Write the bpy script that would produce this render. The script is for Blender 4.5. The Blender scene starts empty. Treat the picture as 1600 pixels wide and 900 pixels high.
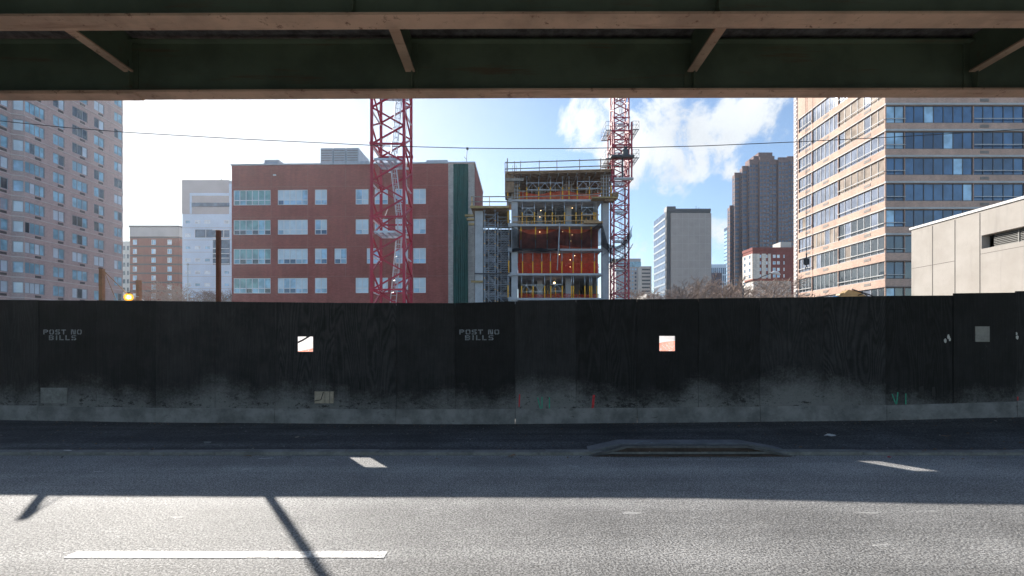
import bpy, math, random
from mathutils import Vector, Matrix
random.seed(7)
sc = bpy.context.scene
C = bpy.context.scene.collection
R = math.radians

# ------------------------------------------------------------------ camera
CZ = 1.70          # eye height
F = 711.0          # focal length in pixels of the 1600 px wide photograph (16 mm lens)
HY = 532.0         # image row of the horizon
def PX(px, D): return (px-800.0)/F*D
def PZ(py, D): return CZ+(HY-py)/F*D

cam_d = bpy.data.cameras.new('camera'); cam = bpy.data.objects.new('camera', cam_d); C.objects.link(cam)
cam.location = (0, 0, CZ); cam.rotation_euler = (R(90), 0, 0)
cam_d.sensor_width = 36; cam_d.lens = 16.0; cam_d.shift_y = 82/1600.0
cam_d.clip_start = 0.05; cam_d.clip_end = 20000
sc.camera = cam

# ------------------------------------------------------------------ sky, sun, exposure
SUN = Vector((-0.7665, 1.0, 0.585)).normalized()
el = math.asin(SUN.z); az = math.atan2(SUN.x, SUN.y)
W = bpy.data.worlds.new("World"); sc.world = W; W.use_nodes = True
wn = W.node_tree.nodes; wl = W.node_tree.links; wn.clear()
wo = wn.new('ShaderNodeOutputWorld')
sky = wn.new('ShaderNodeTexSky'); sky.sky_type = 'NISHITA'; sky.sun_disc = False
sky.sun_elevation = el; sky.sun_rotation = az; sky.altitude = 10; sky.air_density = 1.0; sky.dust_density = 0.4; sky.ozone_density = 2.2
bg = wn.new('ShaderNodeBackground'); bg.inputs[1].default_value = 0.105
wl.new(sky.outputs[0], bg.inputs[0])
tc = wn.new('ShaderNodeTexCoord')
def wmath(op, a, b=None, clamp=False):
    n = wn.new('ShaderNodeMath'); n.operation = op; n.use_clamp = clamp
    for i, v in enumerate((a, b)):
        if v is None: continue
        if isinstance(v, (int, float)): n.inputs[i].default_value = v
        else: wl.new(v, n.inputs[i])
    return n.outputs[0]
def wblob(px, py, r, strength):
    d = Vector(((px-800)/F, 1.0, (HY-py)/F)).normalized()
    n = wn.new('ShaderNodeVectorMath'); n.operation = 'DISTANCE'
    wl.new(tc.outputs['Generated'], n.inputs[0]); n.inputs[1].default_value = d
    m = wn.new('ShaderNodeMapRange'); m.interpolation_type = 'SMOOTHSTEP'
    wl.new(n.outputs['Value'], m.inputs[0]); m.inputs[1].default_value = r; m.inputs[2].default_value = 0.0
    m.inputs[3].default_value = 0.0; m.inputs[4].default_value = strength
    return m.outputs[0]
blobs = [(1055,225,.20,.43),(985,235,.14,.42),(905,190,.12,.40),(1145,180,.10,.42),(1065,265,.10,.30),(950,150,.12,.3),
         (1010,395,.12,.32),(1140,270,.06,.30),(1135,370,.12,.34),(895,225,.10,.20),(1120,420,.1,.3),(700,60,.3,.25),(1300,60,.35,.3)]
tot = None
for b in blobs:
    o = wblob(*b); tot = o if tot is None else wmath('MAXIMUM', tot, o)
nz = wn.new('ShaderNodeTexNoise'); nz.inputs['Scale'].default_value = 8; nz.inputs['Detail'].default_value = 9
nz.inputs['Roughness'].default_value = .66; nz.inputs['Distortion'].default_value = .25
wl.new(tc.outputs['Generated'], nz.inputs['Vector'])
dens = wn.new('ShaderNodeMapRange'); dens.interpolation_type = 'SMOOTHSTEP'
wl.new(wmath('ADD', nz.outputs[0], tot), dens.inputs[0])
dens.inputs[1].default_value = .73; dens.inputs[2].default_value = .89; dens.inputs[3].default_value = 0; dens.inputs[4].default_value = .93
# thin veil round the sun
vd = wn.new('ShaderNodeVectorMath'); vd.operation = 'DISTANCE'; wl.new(tc.outputs['Generated'], vd.inputs[0]); vd.inputs[1].default_value = SUN
vm = wn.new('ShaderNodeMapRange'); vm.interpolation_type = 'SMOOTHSTEP'; wl.new(vd.outputs['Value'], vm.inputs[0])
vm.inputs[1].default_value = .74; vm.inputs[2].default_value = 0.05; vm.inputs[3].default_value = 0; vm.inputs[4].default_value = .9
allc = wmath('MAXIMUM', dens.outputs[0], vm.outputs[0])
nz2 = wn.new('ShaderNodeTexNoise'); nz2.inputs['Scale'].default_value = 5; nz2.inputs['Detail'].default_value = 5
wl.new(tc.outputs['Generated'], nz2.inputs['Vector'])
cr = wn.new('ShaderNodeMapRange'); wl.new(nz2.outputs[0], cr.inputs[0]); cr.inputs[1].default_value = .35; cr.inputs[2].default_value = .65
cr.inputs[3].default_value = .44; cr.inputs[4].default_value = .60
bc = wn.new('ShaderNodeBackground'); bc.inputs[0].default_value = (.93, .97, 1, 1); wl.new(cr.outputs[0], bc.inputs[1])
mx = wn.new('ShaderNodeMixShader'); wl.new(bg.outputs[0], mx.inputs[1]); wl.new(bc.outputs[0], mx.inputs[2])
bv = wn.new('ShaderNodeBackground'); bv.inputs[0].default_value = (.86, .94, 1, 1); bv.inputs[1].default_value = .40
wl.new(dens.outputs[0], mx.inputs[0])
mv = wn.new('ShaderNodeMixShader'); wl.new(vm.outputs[0], mv.inputs[0]); wl.new(mx.outputs[0], mv.inputs[1]); wl.new(bv.outputs[0], mv.inputs[2])
wl.new(mv.outputs[0], wo.inputs[0])

sd = bpy.data.lights.new('sun', 'SUN'); sd.energy = 4.9; sd.angle = R(.5); sd.color = (1, .94, .86)
so = bpy.data.objects.new('sun', sd); C.objects.link(so); so.rotation_euler = SUN.to_track_quat('Z', 'Y').to_euler()
so.location = (-30, 40, 60)
sc.view_settings.view_transform = 'Standard'; sc.view_settings.look = 'None'
sc.view_settings.exposure = 1.0; sc.view_settings.gamma = 1

# ------------------------------------------------------------------ materials
MATS = {}
class NT:
    def __init__(s, name):
        s.m = bpy.data.materials.new(name); s.m.use_nodes = True
        s.n = s.m.node_tree.nodes; s.l = s.m.node_tree.links
        s.b = s.n['Principled BSDF']; s.out = s.n['Material Output']
        s.tc = s.n.new('ShaderNodeTexCoord'); MATS[name] = s.m
    def link(s, a, b): s.l.new(a, b)
    def noise(s, scale, detail=4, rough=.6, vec=None, dist=0):
        n = s.n.new('ShaderNodeTexNoise'); n.inputs['Scale'].default_value = scale; n.inputs['Detail'].default_value = detail
        n.inputs['Roughness'].default_value = rough; n.inputs['Distortion'].default_value = dist
        s.l.new(vec if vec is not None else s.tc.outputs['Object'], n.inputs['Vector']); return n.outputs[0]
    def mapping(s, scale=(1,1,1), loc=(0,0,0)):
        n = s.n.new('ShaderNodeMapping'); n.inputs['Scale'].default_value = scale; n.inputs['Location'].default_value = loc
        s.l.new(s.tc.outputs['Object'], n.inputs['Vector']); return n.outputs[0]
    def rng(s, a, f0, f1, t0, t1, smooth=True):
        n = s.n.new('ShaderNodeMapRange')
        if smooth: n.interpolation_type = 'SMOOTHSTEP'
        s.l.new(a, n.inputs[0])
        for i, v in enumerate((f0, f1, t0, t1)): n.inputs[i+1].default_value = v
        return n.outputs[0]
    def math(s, op, a, b=None):
        n = s.n.new('ShaderNodeMath'); n.operation = op
        for i, v in enumerate((a, b)):
            if v is None: continue
            if isinstance(v, (int, float)): n.inputs[i].default_value = v
            else: s.l.new(v, n.inputs[i])
        return n.outputs[0]
    def mix(s, f, a, b, mode='MIX'):
        n = s.n.new('ShaderNodeMix'); n.data_type = 'RGBA'; n.blend_type = mode
        for k, v in ((0, f), (6, a), (7, b)):
            if isinstance(v, (int, float)): n.inputs[k].default_value = v
            elif isinstance(v, (tuple, list)): n.inputs[k].default_value = (v[0], v[1], v[2], 1)
            else: s.l.new(v, n.inputs[k])
        return n.outputs[2]
    def bump(s, h, strength=.3, dist=.01):
        n = s.n.new('ShaderNodeBump'); n.inputs['Strength'].default_value = strength; n.inputs['Distance'].default_value = dist
        s.l.new(h, n.inputs['Height']); s.l.new(n.outputs[0], s.b.inputs['Normal'])
    def color(s, c):
        if isinstance(c, (tuple, list)): s.b.inputs['Base Color'].default_value = (c[0], c[1], c[2], 1)
        else: s.l.new(c, s.b.inputs['Base Color'])
    def uz(s):
        sp = s.n.new('ShaderNodeSeparateXYZ'); s.l.new(s.tc.outputs['Object'], sp.inputs[0])
        cb = s.n.new('ShaderNodeCombineXYZ'); s.l.new(s.math('ADD', sp.outputs[0], sp.outputs[1]), cb.inputs[0]); s.l.new(sp.outputs[2], cb.inputs[1])
        return cb.outputs[0], sp

def plain(name, col, rough=.8, var=.18, scale=2.0, metal=0.0, bump=0.0, ior=1.5, emit=None, fine=25):
    t = NT(name)
    a = tuple(max(0, c*(1-var)) for c in col); b = tuple(min(1, c*(1+var)) for c in col)
    f = t.math('ADD', t.math('MULTIPLY', t.noise(scale, 5), .65), t.math('MULTIPLY', t.noise(fine, 3), .35))
    t.color(t.mix(t.rng(f, .3, .7, 0, 1), a, b))
    t.b.inputs['Roughness'].default_value = rough; t.b.inputs['Metallic'].default_value = metal; t.b.inputs['IOR'].default_value = ior
    if bump: t.bump(t.noise(fine*2, 4), bump, .01)
    if emit:
        t.b.inputs['Emission Color'].default_value = (*emit[:3], 1); t.b.inputs['Emission Strength'].default_value = emit[3]
    return t.m

def brick(name, col, mortar, rough=.9, w=.22, h=.075, streak=.15):
    t = NT(name); v, sp = t.uz()
    n = t.n.new('ShaderNodeTexBrick'); t.l.new(v, n.inputs['Vector'])
    n.inputs['Color1'].default_value = (*[c*.86 for c in col], 1); n.inputs['Color2'].default_value = (*[min(1, c*1.14) for c in col], 1)
    n.inputs['Mortar'].default_value = (*mortar, 1); n.inputs['Scale'].default_value = 1
    n.inputs['Brick Width'].default_value = w; n.inputs['Row Height'].default_value = h; n.inputs['Mortar Size'].default_value = .008
    st = t.noise(1, 5, .6, t.mapping((1.2, 1.2, .12)))
    big = t.noise(.35, 4)
    f = t.rng(t.math('ADD', t.math('MULTIPLY', st, .5), t.math('MULTIPLY', big, .5)), .35, .65, 1-streak, 1+streak)
    cc = t.n.new('ShaderNodeCombineColor')
    for i in range(3): t.l.new(f, cc.inputs[i])
    t.color(t.mix(1.0, n.outputs[0], cc.outputs[0], 'MULTIPLY'))
    t.b.inputs['Roughness'].default_value = rough
    return t.m

def glass(name, col, rough=.04, ior=1.9, var=.25, metal=0.0):
    t = NT(name)
    a = tuple(c*(1-var) for c in col); b = tuple(min(1, c*(1+var)) for c in col)
    t.color(t.mix(t.rng(t.noise(.6, 2), .35, .65, 0, 1), a, b))
    t.b.inputs['Roughness'].default_value = rough; t.b.inputs['IOR'].default_value = ior; t.b.inputs['Metallic'].default_value = metal
    t.bump(t.noise(.7, 1), .05, .05)
    return t.m

def rusty(name, col, rust=(.16, .07, .035), amount=.62, rough=.6):
    t = NT(name)
    base = t.mix(t.rng(t.noise(1.5, 5), .35, .65, 0, 1), tuple(c*.8 for c in col), tuple(c*1.15 for c in col))
    r = t.rng(t.noise(7, 9, .78), amount-.03, amount+.05, 0, 1)
    rr = t.rng(t.noise(1.1, 6, .7, t.mapping((.5, 6, 6))), .55, .7, 0, .55)
    t.color(t.mix(t.math('MAXIMUM', r, rr), base, rust))
    t.b.inputs['Roughness'].default_value = rough; t.bump(t.noise(14, 6), .25, .01)
    return t.m

def netting(name, col, open_, alpha_var=0.25, trans=.5, mesh=9.0):
    t = NT(name)
    t.n.remove(t.b)
    d = t.n.new('ShaderNodeBsdfDiffuse'); tr = t.n.new('ShaderNodeBsdfTranslucent'); tp = t.n.new('ShaderNodeBsdfTransparent')
    c = t.mix(t.rng(t.noise(.9, 4), .3, .7, 0, 1), tuple(x*.8 for x in col), tuple(min(1, x*1.2) for x in col))
    t.l.new(c, d.inputs[0]); t.l.new(c, tr.inputs[0])
    m1 = t.n.new('ShaderNodeMixShader'); m1.inputs[0].default_value = trans; t.l.new(d.outputs[0], m1.inputs[1]); t.l.new(tr.outputs[0], m1.inputs[2])
    m2 = t.n.new('ShaderNodeMixShader')
    hole = t.rng(t.noise(mesh, 2), .3, .7, max(0, open_-alpha_var), min(1, open_+alpha_var))
    t.l.new(hole, m2.inputs[0]); t.l.new(m1.outputs[0], m2.inputs[1]); t.l.new(tp.outputs[0], m2.inputs[2])
    t.l.new(m2.outputs[0], t.out.inputs[0])
    return t.m

# ground surfaces
def asphalt(name, lo, hi, rough, bumpk, scale=55, patch=.12, ior=1.5):
    t = NT(name)
    v = t.n.new('ShaderNodeTexVoronoi'); v.inputs['Scale'].default_value = scale; t.l.new(t.tc.outputs['Object'], v.inputs['Vector'])
    sp = t.n.new('ShaderNodeSeparateColor'); t.l.new(v.outputs['Color'], sp.inputs[0])
    stone = t.rng(sp.outputs[0], .1, .9, 0, 1, False)
    pit = t.rng(t.noise(scale*.55, 4, .7), .40, .56, 0, 1)
    f = t.math('MULTIPLY', t.math('ADD', t.math('MULTIPLY', stone, .6), .4), t.math('ADD', t.math('MULTIPLY', pit, .75), .25))
    base = t.mix(f, lo, hi)
    lane = t.rng(t.noise(1, 4, .6, t.mapping((.05, 1.3, 1))), .35, .7, 1-patch, 1+patch)
    st = t.rng(t.noise(.9, 7, .65), .3, .7, 1-patch*.8, 1+patch*.8)
    m = t.math('MULTIPLY', lane, st)
    cc = t.n.new('ShaderNodeCombineColor')
    for i in range(3): t.l.new(m, cc.inputs[i])
    col = t.mix(1.0, base, cc.outputs[0], 'MULTIPLY')
    fl = t.rng(t.noise(6, 2, .5, t.mapping((.35, 1.2, 1), (3, 1, 0))), .70, .76, 0, .3)
    t.color(t.mix(fl, col, tuple(min(1, h*1.8) for h in hi)))
    t.b.inputs['Roughness'].default_value = rough; t.b.inputs['IOR'].default_value = ior
    h = t.math('ADD', t.math('MULTIPLY', pit, .7), t.math('MULTIPLY', sp.outputs[1], .5))
    t.bump(h, bumpk, .006)
    return t.m
asphalt('asphalt_road', (.042,.043,.045), (.555,.55,.545), .70, .6, 105, .2, ior=1.42)
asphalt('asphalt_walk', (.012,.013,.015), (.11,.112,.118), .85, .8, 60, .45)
plain('inlet_hood', (.15,.155,.165), .75, .25, 5, bump=.3)
plain('gravel', (.26,.24,.21), .95, .35, .3, bump=.5, fine=8)
plain('kerb_concrete', (.20,.20,.19), .85, .35, 3, bump=.3)
t = NT('road_paint'); w_ = t.math('MULTIPLY', t.rng(t.noise(38, 6, .75), .42, .52, 0, 1), t.rng(t.noise(3, 4), .3, .5, .75, 1))
t.color(t.mix(w_, (.35,.34,.33), (.86,.86,.84))); t.b.inputs['Roughness'].default_value = .6; t.bump(t.noise(90, 3), .5, .006)

# black hoarding plywood with road dirt splashed along its foot
def hoard(name, black, dirt, h0, h1, grainamt):
    t = NT(name)
    sp = t.n.new('ShaderNodeSeparateXYZ'); t.l.new(t.tc.outputs['Object'], sp.inputs[0])
    oi = t.n.new('ShaderNodeObjectInfo'); rd = oi.outputs['Random']
    off = t.n.new('ShaderNodeCombineXYZ'); t.l.new(t.math('MULTIPLY', rd, 30), off.inputs[0]); t.l.new(t.math('MULTIPLY', rd, 17), off.inputs[2])
    ad = t.n.new('ShaderNodeVectorMath'); ad.operation = 'ADD'; t.l.new(t.mapping((2.9, 1, .42)), ad.inputs[0]); t.l.new(off.outputs[0], ad.inputs[1])
    g = t.noise(.8, 1.2, .4, ad.outputs[0], .5)
    rings = t.math('SINE', t.math('ADD', t.math('MULTIPLY', g, 150), t.math('MULTIPLY', t.noise(9, 3), 4)))
    fine = t.noise(1, 5, .65, t.mapping((60, 1, 1.6)))
    r2 = t.math('FRACT', t.math('MULTIPLY', rd, 7.31))
    pv = t.rng(rd, 0, 1, .62, 1.5, False); ga = t.rng(r2, .25, .9, .12, 1, False)
    blot = t.rng(t.noise(2.2, 6, .7), .3, .7, .75, 1.3)
    gr = t.math('ADD', 1.0, t.math('MULTIPLY', t.math('MULTIPLY', rings, grainamt), ga))
    k = t.math('MULTIPLY', t.math('MULTIPLY', gr, pv), t.math('MULTIPLY', blot, t.rng(fine, .3, .7, .72, 1.3)))
    cc = t.n.new('ShaderNodeCombineColor')
    for i in range(3): t.l.new(k, cc.inputs[i])
    blk = t.mix(1.0, black, cc.outputs[0], 'MULTIPLY')
    # road spray dried on the lower boards: dense at the foot, thinning out into specks and scratches
    big = t.noise(.42, 3, .6, t.mapping((1, 1, .02), (3.1, 0, 0)))
    prof = t.math('ADD', t.rng(big, .36, .64, h0, h1), t.math('ADD', t.math('MULTIPLY', t.math('SUBTRACT', rd, .5), .16), t.rng(sp.outputs[0], .9, 2.4, 0, .17)))
    v = t.math('DIVIDE', t.math('SUBTRACT', prof, sp.outputs[2]), .52)
    v = t.math('ADD', v, t.math('MULTIPLY', t.math('SUBTRACT', t.noise(26, 9, .8), .5), 1.5))
    v = t.math('ADD', v, t.math('MULTIPLY', t.math('SUBTRACT', t.noise(3.0, 6, .7, t.mapping((1, 1, 1.5))), .5), 1.25))
    msk = t.rng(v, -.2, 1.25, 0, .95)
    sv = t.noise(8, 9, .82, t.mapping((1, 1, 1.9)))
    scuff = t.rng(t.math('ADD', sv, t.math('MULTIPLY', t.noise(.7, 2), .22)), .655, .70, 0, .92)
    low = t.math('MULTIPLY', t.rng(sp.outputs[2], .85, .45, 0, 1), 1.0)
    dc = t.mix(t.math('MULTIPLY', scuff, low), dirt, tuple(c*.12 for c in dirt))
    c1 = t.mix(msk, blk, dc)
    sc_ = t.rng(t.noise(13, 3, .6, t.mapping((1.6, 1, .9), (5, 0, 2)), 2.2), .735, .75, 0, .4)
    t.color(t.mix(sc_, c1, (.22, .23, .25)))
    t.b.inputs['Roughness'].default_value = .6; t.b.inputs['IOR'].default_value = 1.25
    t.bump(t.math('ADD', t.math('MULTIPLY', rings, .3), t.math('MULTIPLY', fine, .8)), .3, .004)
    return t.m
hoard('hoarding_black', (.0165,.0168,.0185), (.20,.203,.208), .50, .98, .36)
t = NT('hoarding_base')
c = t.mix(t.rng(t.noise(2.2, 7, .7), .3, .7, 0, 1), (.11,.114,.12), (.26,.262,.27))
s_ = t.rng(t.noise(8, 8, .8, t.mapping((.6, 1, 2.2))), .61, .66, 0, .85)
t.color(t.mix(s_, c, (.03,.03,.03))); t.b.inputs['Roughness'].default_value = .8; t.bump(t.noise(20, 6), .2, .005)
plain('board_pale', (.27,.265,.25), .8, .2, 6)
plain('board_grey', (.19,.195,.195), .8, .3, 8)
plain('board_tan', (.36,.31,.25), .8, .25, 8)
plain('stencil_paint', (.21,.235,.265), .8, .45, 30)
plain('mark_green', (.03,.30,.20), .7, .3, 20)
plain('mark_red', (.50,.03,.04), .7, .35, 20)
plain('paper_white', (.6,.6,.58), .8, .1, 8)
plain('tar_black', (.012,.012,.012), .7, .2, 8)
plain('leaf_brown', (.22,.13,.07), .8, .3, 20)
plain('cast_iron', (.10,.10,.105), .5, .35, 6, metal=.3, bump=.2)
plain('iron_rust', (.055,.036,.028), .8, .45, 5, bump=.2)
# elevated highway steel
rusty('green_steel', (.125,.16,.10), amount=.70)
rusty('tan_steel', (.58,.39,.26), (.24,.12,.07), .60)
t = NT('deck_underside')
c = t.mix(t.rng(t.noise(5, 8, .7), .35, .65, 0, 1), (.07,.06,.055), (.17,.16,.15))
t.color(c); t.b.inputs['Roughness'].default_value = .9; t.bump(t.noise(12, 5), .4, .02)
# buildings
brick('brick_red', (.315,.088,.072), (.30,.13,.11), w=.4, h=.13)
brick('brick_pinkish', (.50,.37,.345), (.46,.38,.36), streak=.10)
brick('brick_rust', (.27,.085,.06), (.26,.15,.12))
brick('brick_orange', (.55,.365,.285), (.50,.38,.31), streak=.12)
brick('brick_dark', (.21,.145,.14), (.19,.14,.135), w=.8, h=.3)
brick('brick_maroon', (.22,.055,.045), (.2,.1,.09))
brick('brick_light', (.42,.40,.37), (.35,.34,.32), w=.4, h=.2)
brick('brick_white', (.62,.58,.52), (.5,.47,.43), w=.6, h=.2)
plain('trim_pale', (.60,.54,.52), .8, .12, 1.5)
plain('ledge_white', (.50,.50,.49), .7, .12, 1)
t = NT('panel_beige')
c = t.mix(t.rng(t.noise(.8, 6), .3, .7, 0, 1), (.385,.35,.31), (.445,.41,.37))
sn = t.rng(t.noise(1, 6, .7, t.mapping((2.5, 2.5, .22))), .52, .72, 0, .35)
t.color(t.mix(sn, c, (.27,.25,.225))); t.b.inputs['Roughness'].default_value = .9; t.bump(t.noise(40, 4), .2, .01)
plain('joint_dark', (.12,.11,.10), .9, .2)
plain('coping_white', (.66,.65,.63), .6, .05)
plain('limestone', (.35,.32,.30), .9, .09, .25, fine=3)
plain('joint_pale', (.36,.18,.16), .9, .1)
plain('tile_blue', (.58,.70,.83), .5, .08, .3, fine=3)
plain('stone_bluish', (.20,.25,.30), .6, .08, .3, fine=3)
plain('stone_grey', (.45,.43,.43), .85, .1, .3)
plain('stone_pale', (.50,.48,.45), .85, .1, .2)
plain('metal_grey', (.45,.47,.50), .45, .12, 1, metal=.5)
plain('metal_dark', (.05,.055,.065), .5, .2)
plain('galvanised', (.50,.54,.58), .4, .15, 3, metal=.7)
plain('frame_white', (.75,.76,.78), .5, .06)
plain('frame_grey', (.32,.34,.37), .5, .1)
plain('frame_bronze', (.10,.10,.11), .5, .1)
plain('grille_dark', (.085,.075,.075), .7, .2)
plain('grille_grey', (.26,.23,.21), .7, .2)
plain('green_tarp', (.0,.075,.065), .75, .25, .8)
plain('concrete', (.40,.42,.44), .9, .16, .8, bump=.3, fine=12)
plain('concrete_inner', (.40,.40,.40), .9, .2, .8)
plain('galvanised_shaded', (.30,.34,.39), .5, .2, 3, metal=.3); plain('louvre_grey', (.22,.215,.20), .6, .1)  # shoring towers: galvanised steel with shade put into its colour
plain('back_dark', (.07,.07,.075), .9, .5, 1.2)
plain('timber', (.42,.27,.14), .85, .3, 3)
plain('timber_post', (.36,.20,.12), .85, .3, 3); plain('timber_red', (.15,.055,.035), .85, .3, 3)
plain('timber_dark', (.24,.16,.10), .85, .35, 2)
plain('timber_grey', (.26,.24,.21), .85, .3, 2)
plain('beam_yellow', (.36,.26,.11), .7, .25, 2)
plain('prop_yellow', (.92,.46,.04), .6, .15, 2)
plain('walkway_grey', (.16,.17,.18), .6, .2, 3)
plain('crane_red', (.36,.018,.045), .45, .22, 1.5)
plain('roof_grey', (.22,.22,.22), .9, .2)
plain('excavator_yellow', (.40,.26,.11), .5, .2, 2)
plain('rope', (.45,.28,.14), .9, .2)
plain('cable_black', (.015,.015,.018), .6, .1)
plain('bark', (.30,.235,.20), .9, .3, 4)
plain('lamp_grey', (.42,.44,.46), .5, .1)
plain('bulb_warm', (.9,.6,.2), .3, 0, emit=(1.0,.70,.25,5))
plain('bulb_cage', (.75,.45,.02), .4, .1, emit=(1.0,.45,.03,.45))
plain('bulb_small', (.9,.7,.4), .3, 0, emit=(1.0,.66,.30,4))
netting('net_red', (1.0,.17,.10), .22, .08, .45, 2)
netting('net_red_light', (.9,.10,.06), .50, .15, .55)
netting('net_black', (.016,.018,.022), .30, .10, .3, .8)
netting('net_orange', (.95,.22,.10), .40, .15, .6, 14)
netting('sheet_white', (.85,.83,.82), .02, .02, .55)
glass('glass_cyan', (.27,.50,.62), ior=1.8); glass('glass_blind', (.62,.73,.80), ior=1.6, var=.08); glass('glass_dark', (.045,.06,.075), ior=1.8)
glass('glass_blue', (.05,.115,.22), ior=1.75); glass('glass_navy', (.028,.06,.12), ior=1.75); glass('glass_paleblue', (.36,.56,.72), ior=1.7)
glass('glass_curtain', (.30,.24,.19), ior=1.6); glass('glass_green', (.22,.40,.40), ior=1.7); glass('glass_silver', (.22,.25,.32), .05, 1.8, .2, .3)
glass('glass_tower', (.10,.15,.24), .1, 1.6); glass('glass_far', (.10,.14,.20), .12, 1.6); glass('glass_white', (.66,.74,.80), .2, 1.5)

# ------------------------------------------------------------------ mesh helpers
class MB:
    def __init__(s): s.v = []; s.f = []; s.m = []
    def quad(s, a, b, c, d, m=0):
        i = len(s.v); s.v += [tuple(a), tuple(b), tuple(c), tuple(d)]; s.f.append((i, i+1, i+2, i+3)); s.m.append(m)
    def hexa(s, p, m=0):   # p: 4 bottom, 4 top
        i = len(s.v); s.v += [tuple(q) for q in p]
        for f in ((0,3,2,1), (4,5,6,7), (0,1,5,4), (1,2,6,5), (2,3,7,6), (3,0,4,7)):
            s.f.append(tuple(i+k for k in f)); s.m.append(m)
    def box(s, x0, x1, y0, y1, z0, z1, m=0):
        s.hexa([(x0,y0,z0),(x1,y0,z0),(x1,y1,z0),(x0,y1,z0),(x0,y0,z1),(x1,y0,z1),(x1,y1,z1),(x0,y1,z1)], m)
    def obox(s, O, U, N, u0, u1, n0, n1, z0, z1, m=0):
        P = lambda u, n, z: (O[0]+U[0]*u+N[0]*n, O[1]+U[1]*u+N[1]*n, z)
        s.hexa([P(u0,n0,z0),P(u1,n0,z0),P(u1,n1,z0),P(u0,n1,z0),P(u0,n0,z1),P(u1,n0,z1),P(u1,n1,z1),P(u0,n1,z1)], m)
    def bar(s, a, b, w, h=None, m=0):
        a = Vector(a); b = Vector(b); d = (b-a)
        if d.length < 1e-6: return
        d.normalize(); up = Vector((0,0,1)) if abs(d.z) < .9 else Vector((0,1,0))
        x = d.cross(up).normalized()*w*.5; y = d.cross(x).normalized()*(h or w)*.5
        s.hexa([a-x-y, a+x-y, a+x+y, a-x+y, b-x-y, b+x-y, b+x+y, b-x+y], m)
    def tube(s, pts, rad, n=6, m=0, cap=True):
        pts = [Vector(p) for p in pts]; rings = []
        if not isinstance(rad, (list, tuple)): rad = [rad]*len(pts)
        for k, p in enumerate(pts):
            d = (pts[min(k+1, len(pts)-1)]-pts[max(k-1, 0)]).normalized()
            up = Vector((0,0,1)) if abs(d.z) < .9 else Vector((0,1,0))
            x = d.cross(up).normalized(); y = d.cross(x).normalized(); i = len(s.v)
            for q in range(n):
                a = 2*math.pi*q/n; s.v.append(tuple(p+(x*math.cos(a)+y*math.sin(a))*rad[k]))
            rings.append(i)
        for a, b in zip(rings, rings[1:]):
            for q in range(n):
                s.f.append((a+q, a+(q+1) % n, b+(q+1) % n, b+q)); s.m.append(m)
        if cap:
            s.f.append(tuple(rings[0]+q for q in range(n))[::-1]); s.m.append(m)
            s.f.append(tuple(rings[-1]+q for q in range(n))); s.m.append(m)
    def prism(s, poly, axis, a0, a1, m=0):
        # poly: 2-D outline; axis 'x','y','z' extruded from a0 to a1
        def P(p, a):
            return (a, p[0], p[1]) if axis == 'x' else (p[0], a, p[1]) if axis == 'y' else (p[0], p[1], a)
        i = len(s.v); n = len(poly)
        s.v += [P(p, a0) for p in poly]+[P(p, a1) for p in poly]
        s.f.append(tuple(range(i, i+n))[::-1]); s.m.append(m); s.f.append(tuple(range(i+n, i+2*n))); s.m.append(m)
        for k in range(n):
            s.f.append((i+k, i+(k+1) % n, i+n+(k+1) % n, i+n+k)); s.m.append(m)
    def build(s, name, mats, parent=None, smooth=False, recalc=True):
        root = parent
        while root is not None and root.parent is not None: root = root.parent
        L = root.location if root is not None else Vector((0,0,0))
        me = bpy.data.meshes.new(name)
        me.from_pydata([(v[0]-L[0], v[1]-L[1], v[2]-L[2]) for v in s.v], [], s.f)
        if isinstance(mats, str): mats = [mats]
        for m in mats: me.materials.append(MATS[m])
        me.polygons.foreach_set('material_index', s.m)
        if recalc:
            import bmesh
            bm = bmesh.new(); bm.from_mesh(me); bmesh.ops.recalc_face_normals(bm, faces=bm.faces); bm.to_mesh(me); bm.free()
        if smooth: me.polygons.foreach_set('use_smooth', [True]*len(me.polygons))
        me.update()
        o = bpy.data.objects.new(name, me); C.objects.link(o)
        if parent is not None: o.parent = parent
        return o
def thing(name, label, cat, loc=(0,0,0), group=None):
    o = bpy.data.objects.new(name, None); C.objects.link(o); o.location = loc; o.empty_display_size = .2
    o['label'] = label; o['category'] = cat
    if group: o['group'] = group
    return o
def tag(o, label, cat, group=None):
    o['label'] = label; o['category'] = cat
    if group: o['group'] = group
    return o
def struct(o): o['kind'] = 'structure'; return o
def recenter(o, base):
    b = Vector(base); me = o.data
    for v in me.vertices: v.co -= b
    o.location = b; return o
def dup(root, loc, label=None, scale=None, rotz=None):
    def cp(o, par):
        c = o.copy(); C.objects.link(c); c.parent = par
        for ch in o.children: cp(ch, c)
        return c
    r = cp(root, None); r.location = loc
    if scale: r.scale = scale
    if rotz is not None: r.rotation_euler = (0, 0, rotz)
    if label: r['label'] = label
    return r

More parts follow.
